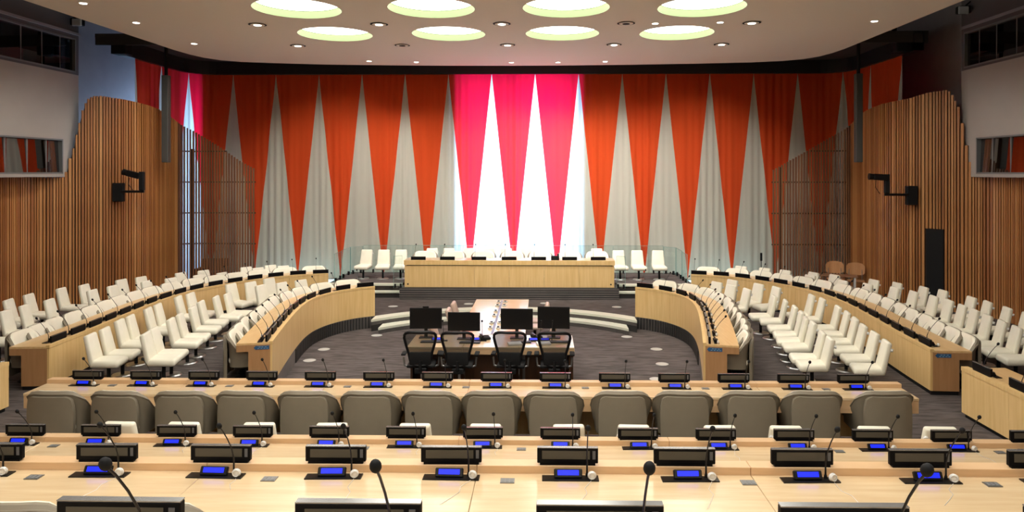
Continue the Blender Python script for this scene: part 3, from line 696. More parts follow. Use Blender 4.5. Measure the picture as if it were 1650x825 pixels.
bm = BM(); tube(bm, [(0.022*math.cos(a), -0.018, 0.034+0.022*math.sin(a)) for a in [2*PI*i/14 for i in range(14)]], 0.004, 5, True); m_earr = fin(bm, 'hook', 'white_pl', True)
bm = BM(); tube(bm, [(0, -0.01, 0.006), (-0.02, -0.06, 0.003), (-0.05, -0.14, 0.003), (-0.035, -0.22, 0.003), (-0.07, -0.32, 0.003), (-0.11, -0.42, 0.003)], 0.0016, 5); m_cord = fin(bm, 'cord', 'white_pl')
bm = BM(); tube(bm, [(0, -0.01, 0.006), (0.01, -0.06, 0.003), (-0.01, -0.12, 0.003), (0.02, -0.2, 0.003)], 0.0016, 5); m_cord2 = fin(bm, 'cord', 'white_pl')
bm = BM(); box(bm, (0, 0, 0.003), (0.10, 0.075, 0.006)); m_sock = fin(bm, 'plate', 'grey_metal')
bm = BM()
for dx in (-0.03, 0, 0.03): box(bm, (dx, 0, 0.0068), (0.022, 0.05, 0.0016))
m_sockl = fin(bm, 'socket_lid', 'win_frame')
def station(x, yr, z, where, plain=False, ear=True, cord=True, tilt=None):
    inst('display_panel', DISP, (x, yr+0.03, z+0.055), vary(0.01), 'black framed nameplate display, %s' % where, 'display', 'nameplate displays')
    inst('microphone_console', CONS, (x, yr, z), vary(0.03) if tilt is None else tilt, 'gooseneck microphone console, blue screen, %s' % where, 'microphone', 'desk microphone consoles')
    if ear:
        sp = [('shell', m_ear), ('hook', m_earr)]
        if cord: sp.append(('cord', m_cord if random.random() < 0.7 else m_cord2))
        inst('earpiece', sp, (x+0.168, yr-0.10, z+0.0), vary(0.4), 'white earpiece, %s' % where, 'earpiece', 'desk earpieces')
# straight desks: (riser y, near edge y, floor z, x0, x1)
def straight_desk(yr, yn, zf, x0, x1, where, splay=0.0, fascia=0.17):
    zt = zf+0.74
    r = bpy.data.objects.new('long_desk', None); COL.objects.link(r); r.location = (0, yr, zf); r['label'] = where; r['category'] = 'desk'; r['group'] = 'straight desks across the room'
    def add(nm, c, s, m, bev=0.003): return link(nm, bxm(nm, (c[0], c[1]-yr, c[2]-zf), s, m, bev), r)
    L = x1-x0; nseg = 6
    for k in range(nseg):
        a = x0+L*k/nseg; b = a+L/nseg
        add('tabletop', ((a+b)/2, (yn+yr)/2, zt-0.018), (b-a-0.003, yr-yn, 0.036), 'maple_top')
        add('ledge', ((a+b)/2, yr+0.06, zt+0.0025), (b-a-0.003, 0.12, 0.105), 'maple_edge')
        add('apron', ((a+b)/2, yn+0.02, zt-0.036-fascia/2), (b-a-0.003, 0.025, fascia-0.002), 'maple_edge')
        add('front_panel', ((a+b)/2, yr+0.10, zf+0.36), (b-a-0.004, 0.03, 0.66), 'maple')
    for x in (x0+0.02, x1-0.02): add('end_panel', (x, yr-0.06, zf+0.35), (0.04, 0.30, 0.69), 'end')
    return r
straight_desk(9.98, 9.52, 0.0, -6.08, 5.98, 'farthest straight maple desk, in front of the taupe armchairs')
straight_desk(7.82, 7.20, 0.0, -6.9, 7.0, 'third straight maple desk from the camera, on the main floor')
straight_desk(5.12, 4.42, 0.835, -5.4, 6.4, 'second straight maple desk from the camera, raised on the tier')
straight_desk(2.44, 1.74, 1.68, -3.9, 4.9, 'nearest straight desk, hidden but for its equipment at the bottom edge')
def sock(x, y, z, where):
    inst('socket_plate', [('plate', m_sock), ('socket_lid', m_sockl)], (x, y, z), 0, 'dark socket plate, %s' % where, 'socket', 'desktop socket plates')
for i in range(14):
    station(-5.50+i*0.8323, 9.98, 0.74, '%s from the left on the farthest straight desk' % ORD[i], cord=False)
    if i % 2 == 0: sock(-5.50+i*0.8323+0.415, 9.90, 0.74, 'farthest desk, %s from the left' % ORD[i//2])
for i in range(14):
    station(-4.82+i*0.856, 7.83, 0.74, '%s from the left on the third straight desk' % ORD[i])
    if i % 2 == 0: sock(-4.82+i*0.856+0.43, 7.70, 0.74, 'third desk, %s from the left' % ORD[i//2])
for i in range(10):
    station(-3.06+i*0.843, 5.12, 1.575, '%s from the left on the second nearest desk' % ORD[i])
    if i % 2 == 0: sock(-3.06+i*0.843+0.415, 4.99, 1.575, 'second nearest desk, %s from the left' % ORD[i//2])
for i in range(4):
    station(-0.51+i*0.84, 2.44, 2.42, '%s from the left along the bottom edge' % ORD[i], tilt=0.0)
station(2.85, 2.44, 2.42, 'at the bottom right corner', tilt=0.0)
# ------------------------------------------------------------------ curved desks
def arrow_sign(parent_loc, rz, where, flip=1):
    bm = BM(); P = [(-0.13, 0), (-0.085, 0.045), (-0.085, 0.032), (0.13, 0.032), (0.13, -0.032), (-0.085, -0.032), (-0.085, -0.045)]
    vs = [bm.verts.new((x, -0.002, z)) for x, z in P]; bm.faces.new(vs)
    g = bmesh.ops.extrude_face_region(bm, geom=list(bm.faces)); bmesh.ops.translate(bm, vec=(0, 0.002, 0), verts=[e for e in g['geom'] if isinstance(e, bmesh.types.BMVert)])
    a = fin(bm, 'arrow_plate', 'blue_sign')
    bm = BM()
    for z, xs in ((0.012, (-0.03, 0.015, 0.07)), (-0.013, (-0.05, 0.0, 0.05, 0.095))):
        for x in xs: box(bm, (x, -0.0035, z), (0.032, 0.001, 0.010))
    b = fin(bm, 'printed_lines', 'pale_mark')
    return inst('arrow_sign', [('arrow_plate', a), ('printed_lines', b)], parent_loc, rz, where, 'sign', 'blue arrow signs')
def curved_desk(path, side, wtop, wend, zpan, where, nseg, kick):
    r = bpy.data.objects.new('curved_desk', None); COL.objects.link(r); q0 = path.p[0]; r.location = (0, 0, 0)
    r['label'] = where; r['category'] = 'desk'; r['group'] = 'curved desks'
    for k in range(nseg):
        a = path.len*k/nseg; b = path.len*(k+1)/nseg; e = 0.003
        bm = BM(); sweep(bm, path, a+e, b-e, 0.0, 0.035, zpan, 0.715, side); link('front_panel', fin(bm, 'front_panel', 'maple'), r)
        bm = BM(); sweep(bm, path, a+e/2, b-e/2, -0.006, 0.055, 0.72, 0.77, side); link('front_ledge', fin(bm, 'front_ledge', 'maple'), r)
        bm = BM(); sweep(bm, path, a+e/3, b-e/3, 0.055, wtop, 0.715, 0.748, side); link('tabletop', fin(bm, 'tabletop', 'maple_side'), r)
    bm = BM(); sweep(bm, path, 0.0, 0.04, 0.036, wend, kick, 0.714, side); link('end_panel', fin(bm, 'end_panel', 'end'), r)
    bm = BM(); sweep(bm, path, path.len-0.04, path.len, 0.036, wend, kick, 0.714, side); link('end_panel', fin(bm, 'end_panel', 'maple'), r)
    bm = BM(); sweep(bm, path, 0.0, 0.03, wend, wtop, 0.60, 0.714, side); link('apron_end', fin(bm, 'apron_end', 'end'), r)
    if kick > 0.01:
        bm = BM(); sweep(bm, path, 0.02, path.len-0.02, 0.015, 0.03, 0.0, zpan, side); sweep(bm, path, 0.02, 0.05, 0.036, wend-0.01, 0.0, kick, side); link('kickboard', fin(bm, 'kickboard', 'black_matt'), r)
    return r
for s, nm in ((-1, 'left'), (1, 'right')):
    curved_desk(INNER, s, 0.60, 0.40, 0.0, 'inner curved maple desk on the %s, edging the sunken well' % nm, 6, 0.0)
    curved_desk(OUTER, s, 0.66, 0.46, 0.07, 'outer long curved maple desk on the %s side' % nm, 9, 0.07)
    for path, cnt, pn, wc, s_a in ((INNER, 11, 'inner', 0.50, 0.25), (OUTER, 16, 'outer', 0.66, 0.45)):
        for i in range(cnt):
            t = s_a+(path.len-s_a-0.22)*i/(cnt-1); q, d, n = path.at(t)
            f = Vector((-n.x*s, -n.y)); a = math.atan2(f.y, f.x)-PI/2
            p = q+n*0.11
            wx = '%s from the near end of the %s %s curved desk' % (ORD[i], nm, pn)
            inst('display_panel', DISP, (s*p.x, p.y, 0.748), a+vary(0.03), 'black nameplate display, %s' % wx, 'display', 'nameplate displays on the curved desks')
            p = q+n*0.14
            inst('microphone_console', CONS2, (s*p.x, p.y, 0.748), a+vary(0.05), 'black gooseneck microphone, %s' % wx, 'microphone', 'microphone consoles on the curved desks')
            if pn == 'inner' or i % 2 == 0:
                p = q+n*0.25+d*(-0.17*s)
                inst('earpiece', [('shell', m_ear), ('hook', m_earr)], (s*p.x, p.y, 0.748), a, 'white earpiece, %s' % wx, 'earpiece', 'earpieces on the curved desks')
            dt = 0.12 if i else 0.22
            q, d, n = path.at(t+dt-0.34*(i/(cnt-1))**2)
            off = wc+random.uniform(-0.03, 0.03)
            p = q+n*off
            inst('armchair', ARM, (s*p.x, p.y, 0), a+vary(0.06), 'cream padded armchair, %s' % wx.replace('of the', 'behind the'), 'armchair', 'armchairs along the curved desks')
def sign_at(path, s, off, t, where):
    q, d, n = path.at(t); sg = -1 if t < 1 else 1
    p = q+n*off+d*(sg*0.004); fx, fy = s*d.x*sg, d.y*sg
    arrow_sign((s*p.x, p.y, 0.665), math.atan2(fy, fx)+PI/2, where)
sign_at(INNER, -1, 0.18, 0.0, 'blue arrow sign on the near end of the left inner desk')
sign_at(INNER, 1, 0.19, 0.0, 'blue arrow sign on the near end of the right inner desk')
sign_at(OUTER, 1, 0.20, 0.0, 'blue arrow sign on the near end of the right outer desk')
sign_at(OUTER, -1, 0.22, OUTER.len, 'blue arrow sign on the far end of the left outer desk')
# wing desks at the frame's edges
for s, nm in ((-1, 'left'), (1, 'right')):
    r = bpy.data.objects.new('wing_desk', None); COL.objects.link(r); r.location = (s*7.4, 11.0, 0); r['label'] = 'straight maple desk running toward the camera at the %s edge' % nm; r['category'] = 'desk'
    for k in range(4):
        y = -0.55-k*1.1
        link('front_panel', bxm('front_panel', (0.015*s, y, 0.39), (0.03, 1.096, 0.64), 'maple'), r)
        link('tabletop', bxm('tabletop', (s*0.38, y, 0.731), (0.56, 1.098, 0.036), 'maple_side'), r)
        link('front_ledge', bxm('front_ledge', (s*0.045, y, 0.74), (0.105, 1.098, 0.06), 'maple'), r)
    link('end_panel', bxm('end_panel', (s*0.25, -0.02, 0.39), (0.44, 0.04, 0.64), 'maple'), r)
    link('kickboard', bxm('kickboard', (s*0.06, -2.2, 0.035), (0.03, 4.36, 0.07), 'black_matt'), r)
    for i in range(4 if s > 0 else 2):
        y = 10.62-i*0.84; a = PI/2*s
        inst('display_panel', DISP, (s*7.48, y, 0.768), a, 'black nameplate display on the %s wing desk, %s from its far end' % (nm, ORD[i]), 'display', 'displays on the wing desks')
        inst('microphone_console', CONS2, (s*7.53, y, 0.75), a, 'black microphone console on the %s wing desk, %s from its far end' % (nm, ORD[i]), 'microphone', 'consoles on the wing desks')
# ------------------------------------------------------------------ podium and stage
ST = 0.38
st = bpy.data.objects.new('stage', None); COL.objects.link(st); st['label'] = 'low carpeted stage behind and beside the podium desk'; st['category'] = 'stage'
link('deck', bxm('deck', (0, 22.625, ST/2), (11.0, 1.99, ST), 'carpet'), st)
for s in (-1, 1): link('deck_side', bxm('deck_side', (s*4.37, 21.5, ST/2), (2.26, 0.25, ST), 'carpet'), st)
for s in (-1, 1):
    link('nosing', bxm('nosing', (s*4.37, 21.36, ST-0.025), (2.26, 0.16, 0.06), 'nosing'), st)
    link('lower_step', bxm('lower_step', (s*4.37, 21.24, 0.08), (2.26, 0.30, 0.16), 'riser'), st)
    link('nosing', bxm('nosing', (s*4.37, 21.14, 0.17), (2.26, 0.20, 0.05), 'nosing'), st)
pd = bpy.data.objects.new('podium_desk', None); COL.objects.link(pd); pd.location = (0, 21.0, 0); pd['label'] = 'long pale maple podium desk on a black ribbed plinth, centre stage'; pd['category'] = 'desk'
link('plinth', bxm('plinth', (0, 0.22, 0.165), (6.44, 0.80, 0.33), 'riser'), pd)
for k in range(5): link('rib', bxm('rib', (0, -0.17, 0.035+k*0.066), (6.46, 0.03, 0.026), 'riser_grey'), pd)
for k in range(6):
    a = -3.1+6.2*k/6; b = a+6.2/6
    link('front_panel', bxm('front_panel', ((a+b)/2, -0.02, 0.655), (b-a-0.004, 0.04, 0.63), 'maple'), pd)
for s in (-1, 1): link('end_panel', bxm('end_panel', (s*3.08, 0.25, 0.66), (0.04, 0.5, 0.64), 'maple'), pd)
link('shadow_gap', bxm('shadow_gap', (0, 0.0, 0.98), (6.1, 0.03, 0.03), 'black_matt'), pd)
for k in range(4):
    a = -3.12+6.24*k/4; b = a+6.24/4
    link('fascia', bxm('fascia', ((a+b)/2, -0.035, 1.065), (b-a-0.003, 0.06, 0.14), 'maple', 0.003), pd)
link('tabletop', bxm('tabletop', (0, 0.32, 1.11), (6.24, 0.66, 0.035), 'maple_top'), pd)
bm = BM()
cyl(bm, (-3.0, -0.045, 0.43), (-3.0, -0.035, 0.43), 0.024); link('cable_port', fin(bm, 'cable_port', 'black'), pd)
bm = BM(); cyl(bm, (3.0, -0.045, 0.43), (3.0, -0.035, 0.43), 0.024); link('cable_port', fin(bm, 'cable_port', 'black'), pd)
for i, x in enumerate((-2.72, -1.85, -0.91, -0.01, 0.87, 1.79, 2.64)):
    inst('display_panel', DISP, (x, 21.12, 1.13-0.03), PI, 'black nameplate display on the podium desk, %s from the left' % ORD[i], 'display', 'displays on the podium desk')
    inst('microphone_console', CONS2, (x, 21.20, 1.1275), PI, 'black gooseneck microphone console on the podium desk, %s from the left' % ORD[i], 'microphone', 'consoles on the podium desk')
    inst('armchair', ARM, (x+0.05, 21.98, ST), PI+vary(0.1), 'cream armchair behind the podium desk, %s from the left' % ORD[i], 'armchair', 'armchairs behind the podium desk')
bm = BM(); box(bm, (0, 0, 0.06), (0.24, 0.16, 0.12), 0.01); mb_ = fin(bm, 'body', 'black_matt'); bm = BM(); box(bm, (0.09, -0.02, 0.14), (0.05, 0.05, 0.10), 0.01); mb2 = fin(bm, 'handset', 'black')
inst('desk_telephone', [('body', mb_), ('handset', mb2)], (1.36, 21.15, 1.1275), 0, 'squat black desk telephone on the podium desk, right of centre', 'telephone')
for i, (x, y, a) in enumerate(((-4.68, 22.35, -0.15), (-4.06, 22.35, 0.1), (-3.5, 22.35, 0.12), (-2.62, 22.85, 0), (-2.07, 22.85, 0), (-1.42, 22.85, 0), (-0.75, 22.85, 0), (-0.2, 22.85, 0), (0.45, 22.85, 0), (1.15, 22.85, 0), (2.75, 22.85, 0), (3.42, 22.3, 0.1), (4.0, 22.3, 0.06), (4.64, 22.3, 0.0))):
    inst('side_chair', SIDE, (x, y, ST), PI+a, ('cream armless chair on the stage beside the podium, %s from the left' if (i < 3 or i > 10) else 'cream armless chair behind the podium armchairs, %s from the left on stage') % ORD[i], 'chair', 'cream chairs on the stage')
# glass balustrade
gb = bpy.data.objects.new('glass_balustrade', None); COL.objects.link(gb); gb['label'] = 'clear glass balustrade with black floor clamps round the stage'; gb['category'] = 'balustrade'
def gpane(x0, y0, x1, y1, z0, z1):
    L = math.hypot(x1-x0, y1-y0); a = math.atan2(y1-y0, x1-x0)
    o = link('glass_pane', bxm('glass_pane', (0, 0, (z1-z0)/2), (L-0.02, 0.012, z1-z0), 'glass'), gb, ((x0+x1)/2, (y0+y1)/2, z0), a)
    link('top_edge', bxm('top_edge', (0, 0, z1-z0), (L-0.02, 0.014, 0.008), 'glass_edge'), o)
    for dx in (-L*0.3, L*0.3): link('clamp', bxm('clamp', (dx, 0, 0.06), (0.05, 0.06, 0.12), 'black'), o)
    for dx in (-L/2+0.01, L/2-0.01): link('side_edge', bxm('side_edge', (dx, 0, (z1-z0)/2), (0.006, 0.014, z1-z0), 'glass_edge'), o)
for k in range(6): gpane(-5.0+k*10.0/6, 23.62, -5.0+(k+1)*10.0/6, 23.62, ST, 1.30)
for s in (-1, 1):
    gpane(s*5.0, 23.62, s*5.35, 23.3, ST, 1.27); gpane(s*5.35, 23.3, s*5.35, 22.3, ST, 1.27); gpane(s*5.35, 22.3, s*5.35, 21.5, ST, 1.25)
    gpane(s*3.16, 20.95, s*3.42, 20.87, 0.33, 1.27)
# deck strip for the balustrade
link('deck_edge', bxm('deck_edge', (0, 23.7, ST/2), (11.0, 0.2, ST), 'carpet'), st)
M['floor_glow'] = mat('floor_light', (0.6, 0.8, 0.9), 0.4, emit=(0.45, 0.85, 1.0), estr=1.3)  # added glowing strips stand in for the bluish glow on the floor
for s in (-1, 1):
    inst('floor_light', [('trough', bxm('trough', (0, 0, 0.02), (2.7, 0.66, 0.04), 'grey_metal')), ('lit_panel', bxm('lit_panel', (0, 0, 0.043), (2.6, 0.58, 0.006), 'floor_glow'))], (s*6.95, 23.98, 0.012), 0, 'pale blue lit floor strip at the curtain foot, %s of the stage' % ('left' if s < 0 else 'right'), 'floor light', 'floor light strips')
# ------------------------------------------------------------------ floor discs
bm = BM(); cyl(bm, (0, 0, 0), (0, 0, 0.006), 0.13, n=28); m_d = fin(bm, 'lid', 'disc'); bm = BM(); tube(bm, [(0.135*math.cos(2*PI*i/28), 0.135*math.sin(2*PI*i/28), 0.003) for i in range(28)], 0.006, 5, True); m_dr = fin(bm, 'rim', 'grey_metal')
import itertools
FD = [(-4.0, 16.1, -.3), (-4.02, 15.15, -.3), (-3.12, 17.5, -.3), (3.05, 17.46, -.3), (3.58, 16.25, -.3), (3.5, 15.0, -.3), (3.2, 13.9, -.3), (-3.18, 19.7, 0), (-1.11, 20.11, 0), (1.05, 20.24, 0), (3.04, 19.72, 0), (5.05, 17.0, 0), (5.3, 15.45, 0)]
FDW = ['in the well at left, farther of the left pair', 'in the well at left, nearer of the left pair', 'in the well near the left step end', 'in the well near the right step end', 'in the well at right, second from the steps', 'in the well at right, third from the steps', 'in the well at right, closest to the camera', 'on the upper floor left of the podium', 'on the upper floor before the podium, left of centre', 'on the upper floor before the podium, right of centre', 'on the upper floor right of the podium', 'between the right desks, farther one', 'between the right desks, nearer one']
for (x, y, z), wtx in zip(FD, FDW):
    inst('floor_outlet', [('lid', m_d), ('rim', m_dr)], (x, y, z+0.001), 0, 'round pale floor outlet %s' % wtx, 'floor outlet', 'round floor outlets')
# ------------------------------------------------------------------ clerks' table in the well
WZ = -0.3; TZ = WZ+0.75
tb = bpy.data.objects.new('clerk_table', None); COL.objects.link(tb); tb.location = (0, 13.35, WZ); tb['label'] = 'wide cross table in the well, pale top over dark brown panels, monitors on it'; tb['category'] = 'table'
for k in range(3):
    a = -1.58+3.16*k/3; link('tabletop', bxm('tabletop', (a+3.16/6, 0.50, 0.73), (3.16/3-0.003, 1.0, 0.04), 'maple_top', 0.003), tb)
    link('apron', bxm('apron', (a+3.16/6, 0.02, 0.66), (3.16/3-0.003, 0.03, 0.10), 'maple_edge'), tb)
    link('modesty_panel', bxm('modesty_panel', (a+3.16/6, 0.35, 0.31), (3.16/3-0.02, 0.03, 0.6), 'oak_dark'), tb)
for x in (-1.50, 1.50): link('side_panel', bxm('side_panel', (x, 0.45, 0.355), (0.04, 0.8, 0.71), 'oak_dark'), tb)
link('leg', bxm('leg', (0.62, 0.31, 0.355), (0.05, 0.05, 0.71), 'grey_metal'), tb)
lt = bpy.data.objects.new('long_table', None); COL.objects.link(lt); lt.location = (-0.05, 14.37, WZ); lt['label'] = 'long pale table running from the cross table back toward the podium'; lt['category'] = 'table'
for k in range(4):
    link('tabletop', bxm('tabletop', (0, 0.5+k*1.0, 0.73), (1.36, 0.997, 0.04), 'maple_top', 0.003), lt)
    for s in (-1, 1): link('side_panel', bxm('side_panel', (s*0.45, 0.5+k*1.0, 0.355), (0.03, 0.99, 0.71), 'oak_dark'), lt)
link('cable_channel', bxm('cable_channel', (0.0, 2.0, 0.751), (0.05, 3.9, 0.003), 'grey_metal'), lt)
# long table must clear the steps: it stops over them
bm = BM(); box(bm, (0, 0, 0.012), (0.09, 0.11, 0.024), 0.004, 1); m_u1 = fin(bm, 'body', 'white_pl'); bm = BM(); box(bm, (0.0, -0.01, 0.034), (0.05, 0.05, 0.022), 0.004, 1); m_u2 = fin(bm, 'earpiece_rest', 'black')
ky = [17.95, 17.45, 16.75, 16.25, 15.45, 14.95]
for i, y in enumerate(ky):
    for s in (-1, 1):
        inst('table_unit', [('body', m_u1), ('earpiece_rest', m_u2)], (-0.04+s*0.085, y, TZ+0.004), vary(0.3), 'black and white listening unit, long table, %s from far end, %s one' % (ORD[i], 'left' if s < 0 else 'right'), 'listening unit', 'listening units on the long table')
def monitor_spec():
    bm = BM(); box(bm, (0, 0, 0.34), (0.58, 0.035, 0.36), 0.006, 1); h = fin(bm, 'housing', 'black_matt')
    sc = bxm('screen', (0, -0.0185, 0.345), (0.555, 0.003, 0.325), 'black')
    bm = BM(); box(bm, (0, 0.03, 0.13), (0.06, 0.03, 0.24), 0.004, 1); nk = fin(bm, 'neck', 'black')
    bm = BM(); box(bm, (0, 0.03, 0.008), (0.24, 0.18, 0.016), 0.005, 1); bs = fin(bm, 'base', 'black')
    return [('housing', h, [('screen', sc)]), ('neck', nk), ('base', bs)]
MON = monitor_spec(); bm = BM(); box(bm, (0, 0, 0.535), (0.11, 0.03, 0.03), 0.006, 1); m_web = fin(bm, 'webcam', 'black')
for i, (x, y, z, a) in enumerate(((-1.34, 14.08, 0.0, 0.03), (-0.57, 13.98, -0.02, -0.02), (0.47, 14.05, 0.0, -0.04), (1.20, 14.10, 0.03, -0.08))):
    mo_ = inst('monitor', MON+([('webcam', m_web)] if i == 0 else []), (x, y, TZ), a, 'black flat monitor on the cross table, %s from the left%s' % (ORD[i], ', webcam on top' if i == 0 else ''), 'monitor', 'monitors on the cross table'); mo_.scale = (1.10, 1, (1.15, 1.02, 1.14, 1.20)[i])
bm = BM(); box(bm, (0, 0, 0.012), (0.40, 0.14, 0.02), 0.004, 1); m_kb = fin(bm, 'body', 'black'); bm = BM()
for r_i in range(4):
    for c_i in range(12): box(bm, (-0.176+c_i*0.032, -0.045+r_i*0.03, 0.025), (0.026, 0.024, 0.006))
m_keys = fin(bm, 'keys', 'key')
for i, (x, y, nm) in enumerate(((-1.18, 13.72, 'far left'), (-0.42, 13.68, 'centre left'), (0.56, 13.72, 'centre right'), (1.3, 13.74, 'far right'))):
    k_ = inst('keyboard', [('body', m_kb), ('keys', m_keys)], (x, y, TZ), vary(0.1), 'black keyboard before the %s monitor' % nm, 'keyboard', 'keyboards on the cross table')
    for c in k_.children:
        if c.name.startswith('keys'): c['kind'] = 'stuff'
for i, (x, nm) in enumerate(((-1.10, 'far left'), (-0.34, 'centre left'), (0.80, 'centre right'), (1.02, 'far right'))):
    inst('microphone_console', CONS, (x, 13.92, TZ), 0.1, 'blue lit microphone console between monitors on the cross table, %s' % nm, 'microphone', 'consoles on the cross table')
bm = BM(); box(bm, (0, 0, 0.03), (0.20, 0.22, 0.05), 0.01, 1); p1 = fin(bm, 'body', 'black_matt'); bm = BM(); box(bm, (-0.06, 0, 0.075), (0.05, 0.22, 0.035), 0.014, 2); p2 = fin(bm, 'handset', 'black')
for x, y, nm in ((-0.16, 14.0, 'left of the centre gap'), (0.86, 14.1, 'between the right monitors')):
    inst('desk_telephone', [('body', p1), ('handset', p2)], (x, y, TZ), 0.3, 'black desk telephone on the cross table, %s' % nm, 'telephone', 'telephones on the cross table')
bm = BM(); box(bm, (0, 0, 0.02), (0.26, 0.2, 0.04), 0.004, 1); pp = fin(bm, 'paper_stack', 'white_pl')
for x, y, nm in ((0.45, 13.55, 'centre right'), (1.0, 13.58, 'right')):
    o = link('paper_stack', pp, None, (x, y, TZ), 0.2); o['label'] = 'short stack of white papers on the cross table, %s' % nm; o['category'] = 'papers'; o['group'] = 'papers on the cross table'
# mesh office chairs
def office_spec():
    out = []
    def rim(t):   # closed outline of the back: wide shoulders, narrow waist
        P = catmull([(0.0, 0.62), (0.20, 0.615), (0.285, 0.56), (0.275, 0.44), (0.215, 0.22), (0.175, 0.05), (0.10, 0.0), (0, -0.01)], 0.05)
        R_ = [(p.x, p.y) for p in P]; return R_+[(-x, y) for x, y in reversed(R_[1:-1])]
    ol = rim(0)
    def yb(z, x): return -0.22-0.10*max(0, z-0.1)/0.5-0.06*(1-(x/0.3)**2)
    z0 = 0.52
    bm = BM(); tube(bm, [(x, yb(z, x), z0+z) for x, z in ol], 0.026, 8, True); out.append(('back_frame', fin(bm, 'back_frame', 'black', True)))
    bm = BM(); V = []
    zs = [0.62*i/10-0.0 for i in range(11)]
    half = sorted([(z, x) for x, z in ol if x >= 0])
    def wid(z):
        best = min(half, key=lambda h: abs(h[0]-z)); return best[1]
    for z in zs:
        z = min(max(z, 0.01), 0.60)
        V.append([bm.verts.new((wid(z)*u, yb(z, wid(z)*u)+0.005, z0+z)) for u in (-0.97, -0.6, -0.2, 0.2, 0.6, 0.97)])
    for a, b in zip(V, V[1:]):
        for c in range(5): bm.faces.new((a[c], a[c+1], b[c+1], b[c]))
    out.append(('mesh_back', fin(bm, 'mesh_back', 'mesh_fab', True)))
    bm = BM(); box(bm, (0, -0.275, 0.64), (0.40, 0.06, 0.24), 0.025, 2); out.append(('lumbar_pad', fin(bm, 'lumbar_pad', 'black_matt', True)))
    bm = BM(); box(bm, (0, 0.02, 0.47), (0.52, 0.48, 0.05), 0.022, 2); out.append(('seat', fin(bm, 'seat', 'black_matt', True)))
    bm = BM(); box(bm, (0, -0.12, 0.40), (0.22, 0.30, 0.10), 0.02, 2); tube(bm, [(0, -0.2, 0.40), (0, -0.30, 0.45), (0, -0.30, 0.60)], 0.03, 8); out.append(('tilt_mechanism', fin(bm, 'tilt_mechanism', 'black_matt', True)))
    for s in (-1, 1):
        bm = BM(); tube(bm, [(s*0.20, -0.1, 0.43), (s*0.31, -0.1, 0.47), (s*0.33, -0.08, 0.62)], 0.02, 7); am = fin(bm, 'arm_post', 'grey_metal', True)
        bm = BM(); box(bm, (s*0.33, 0.0, 0.67), (0.09, 0.26, 0.035), 0.016, 2); out.append(('arm_post', am, [('armrest', fin(bm, 'armrest', 'black_matt', True))]))
    bm = BM(); cyl(bm, (0, 0, 0.08), (0, 0, 0.40), 0.028); out.append(('gas_lift', fin(bm, 'gas_lift', 'chrome', True)))
    for k in range(5):
        a = 2*PI*k/5+0.3; c, s_ = math.cos(a), math.sin(a)
        bm = BM(); tube(bm, [(0, 0, 0.10), (0.16*c, 0.16*s_, 0.095), (0.31*c, 0.31*s_, 0.07)], [0.03, 0.022, 0.016], 7); lg = fin(bm, 'base_leg', 'black_matt', True)
        bm = BM(); cyl(bm, (0.31*c-0.02*s_, 0.31*s_+0.02*c, 0.03), (0.31*c+0.02*s_, 0.31*s_-0.02*c, 0.03), 0.03, n=12); out.append(('base_leg', lg, [('caster', fin(bm, 'caster', 'black'))]))
    return out
OFF = office_spec()
for i, (x, a) in enumerate(((-1.27, 0.05), (-0.57, 0.0), (0.40, -0.06), (1.20, -0.02))):
    inst('office_chair', OFF, (x, 13.22 if i != 1 else 13.2, WZ), a, 'black mesh-back office chair at the cross table, %s from the left' % ORD[i], 'office chair', 'mesh office chairs')
PK = []
bm = BM(); box(bm, (0, 0, 0), (0.42, 0.42, 0.08), 0.035, 3); bmesh.ops.translate(bm, vec=(0, 0.02, 0.43), verts=bm.verts); PK.append(('seat', fin(bm, 'seat', 'pinkwood', True)))
bm = BM(); box(bm, (0, 0, 0.2), (0.44, 0.10, 0.44), 0.045, 3); bmesh.ops.transform(bm, matrix=Matrix.Translation((0, -0.20, 0.46)) @ Matrix.Rotation(R(16), 4, 'X'), verts=bm.verts); PK.append(('backrest', fin(bm, 'backrest', 'pinkwood', True)))
bm = BM(); cyl(bm, (0, 0, 0.02), (0, 0, 0.40), 0.03); PK.append(('pedestal', fin(bm, 'pedestal', 'black_matt')))
bm = BM(); cyl(bm, (0, 0, 0), (0, 0, 0.025), 0.22, 0.2, 20); PK.append(('base', fin(bm, 'base', 'chrome')))
for x, y, a, wtx in ((-0.92, 16.55, -PI/2, 'left side, nearer the steps'), (-0.90, 17.35, -PI/2, 'left side, at the far end'), (0.62+0.18, 16.6, PI/2, 'right side, nearer one'), (0.80, 17.25, PI/2, 'right side, at the far end'), (-1.0, 14.75, -PI/2, 'left side, behind the monitors'), (0.92, 14.85, PI/2, 'right side, behind the monitors')):
    inst('visitor_chair', PK, (x, y, WZ), a, 'rose-beige leather chair at the long table, %s' % wtx, 'chair', 'rose-beige chairs at the long table')
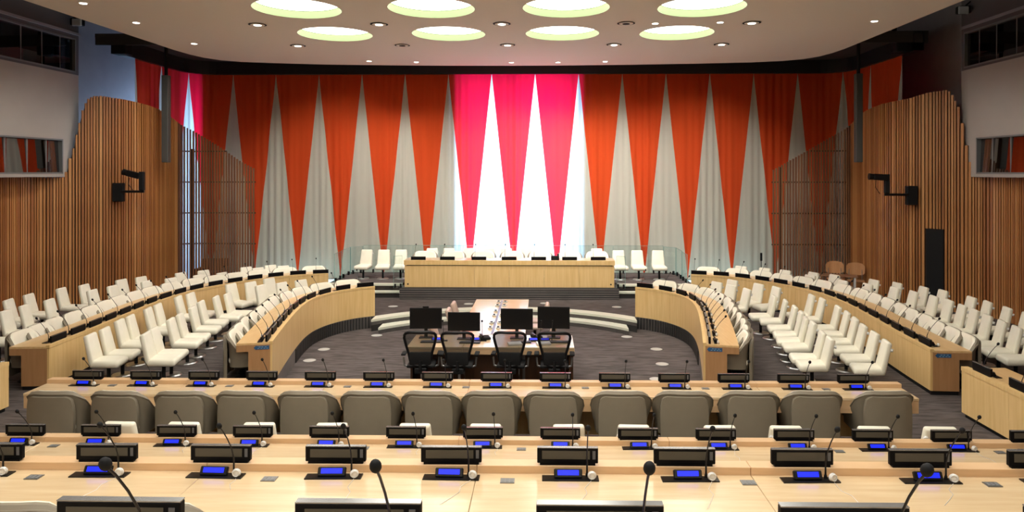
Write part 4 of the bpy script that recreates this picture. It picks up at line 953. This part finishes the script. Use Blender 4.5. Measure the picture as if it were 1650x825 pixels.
# ------------------------------------------------------------------ side table with two bentwood chairs, right rear
sd = inst('side_table', [('tabletop', bxm('tabletop', (0, 0, 0.73), (1.35, 0.5, 0.03), 'brown_top', 0.004))]+[('leg', bxm('leg', (dx, dy, 0.36), (0.05, 0.05, 0.72), 'white_pl')) for dx in (-0.6, 0.6) for dy in (-0.2, 0.2)], (9.45, 20.92, 0), -0.35, 'narrow brown table with pale legs before the right slat screen', 'table')
WC = []
bm = BM(); box(bm, (0, 0, 0), (0.42, 0.42, 0.02), 0.009, 2); bmesh.ops.translate(bm, vec=(0, 0, 0.45), verts=bm.verts); WC.append(('seat', fin(bm, 'seat', 'beech', True)))
bm = BM(); V = []
for i in range(9):
    u = -1+2*i/8; w_ = 0.23
    top = 0.90-0.02*u*u*2; bot = 0.58+0.0*abs(u)+(0.05 if abs(u) > 0.9 else 0)
    V.append([bm.verts.new((u*w_, -0.24+0.05*u*u+o, z)) for o, z in ((0, bot), (0, top-(0.05 if abs(u) > 0.9 else 0)), (-0.015, top-(0.05 if abs(u) > 0.9 else 0)), (-0.015, bot))])
for a, b in zip(V, V[1:]):
    for j in range(4): bm.faces.new((a[j], a[(j+1) % 4], b[(j+1) % 4], b[j]))
bm.faces.new(V[0]); bm.faces.new(V[-1][::-1]); WC.append(('backrest', fin(bm, 'backrest', 'beech', True)))
for dx in (-0.18, 0.18):
    for dy in (-0.18, 0.18):
        bm = BM(); tube(bm, [(dx*0.9, dy*0.9, 0.45), (dx*1.1, dy*1.1, 0)], 0.012, 6)
        if dy < 0: tube(bm, [(dx*0.9, dy, 0.45), (dx*0.9, -0.235, 0.80)], 0.01, 6)
        WC.append(('leg', fin(bm, 'leg', 'grey_metal')))
c1_ = inst('wooden_chair', WC, (9.82, 21.55, 0), PI-0.25, 'bent beech chair at the brown side table, left one', 'chair', 'beech chairs at the side table')
c2_ = inst('wooden_chair', WC, (10.27, 21.2, 0), PI-0.35, 'bent beech chair at the brown side table, right one', 'chair', 'beech chairs at the side table')
bm = BM(); cyl(bm, (0, 0, 0), (0, 0, 0.02), 0.13, n=20); a1 = fin(bm, 'base', 'black'); bm = BM(); cyl(bm, (0, 0, 0.02), (0, 0, 0.9), 0.012); a2 = fin(bm, 'pole', 'black'); bm = BM(); cyl(bm, (0, 0, 0.9), (0, 0, 1.15), 0.035); a3 = fin(bm, 'head', 'black_matt')
inst('standing_microphone', [('base', a1), ('pole', a2), ('head', a3)], (8.0, 22.9, 0), 0, 'slim black microphone stand by the left edge of the right slat screen', 'microphone stand')

for c_ in (c1_, c2_): c_.scale = (1.1, 1.1, 1.15)
# club chair glimpsed behind the left screen
M['brown_leather'] = mat('brown_leather', (0.10, 0.045, 0.022), 0.4)
bm = BM(); box(bm, (0, 0, 0.25), (0.86, 0.7, 0.34), 0.06, 3); q1 = fin(bm, 'seat', 'brown_leather', True)
bm = BM(); box(bm, (0, 0.30, 0.50), (0.90, 0.16, 0.66), 0.07, 3); q2 = fin(bm, 'backrest', 'brown_leather', True)
bm = BM(); box(bm, (-0.42, 0.0, 0.38), (0.14, 0.66, 0.36), 0.05, 3); q3 = fin(bm, 'armrest', 'brown_leather', True)
bm = BM(); box(bm, (0.42, 0.0, 0.38), (0.14, 0.66, 0.36), 0.05, 3); q4 = fin(bm, 'armrest', 'brown_leather', True)
inst('club_chair', [('seat', q1), ('backrest', q2), ('armrest', q3), ('armrest', q4), ('foot', bxm('foot', (0, 0, 0.04), (0.7, 0.5, 0.08), 'black_matt'))], (-10.05, 23.55, 0), 0.1, 'dark brown leather club chair glimpsed behind the left slat screen', 'armchair')
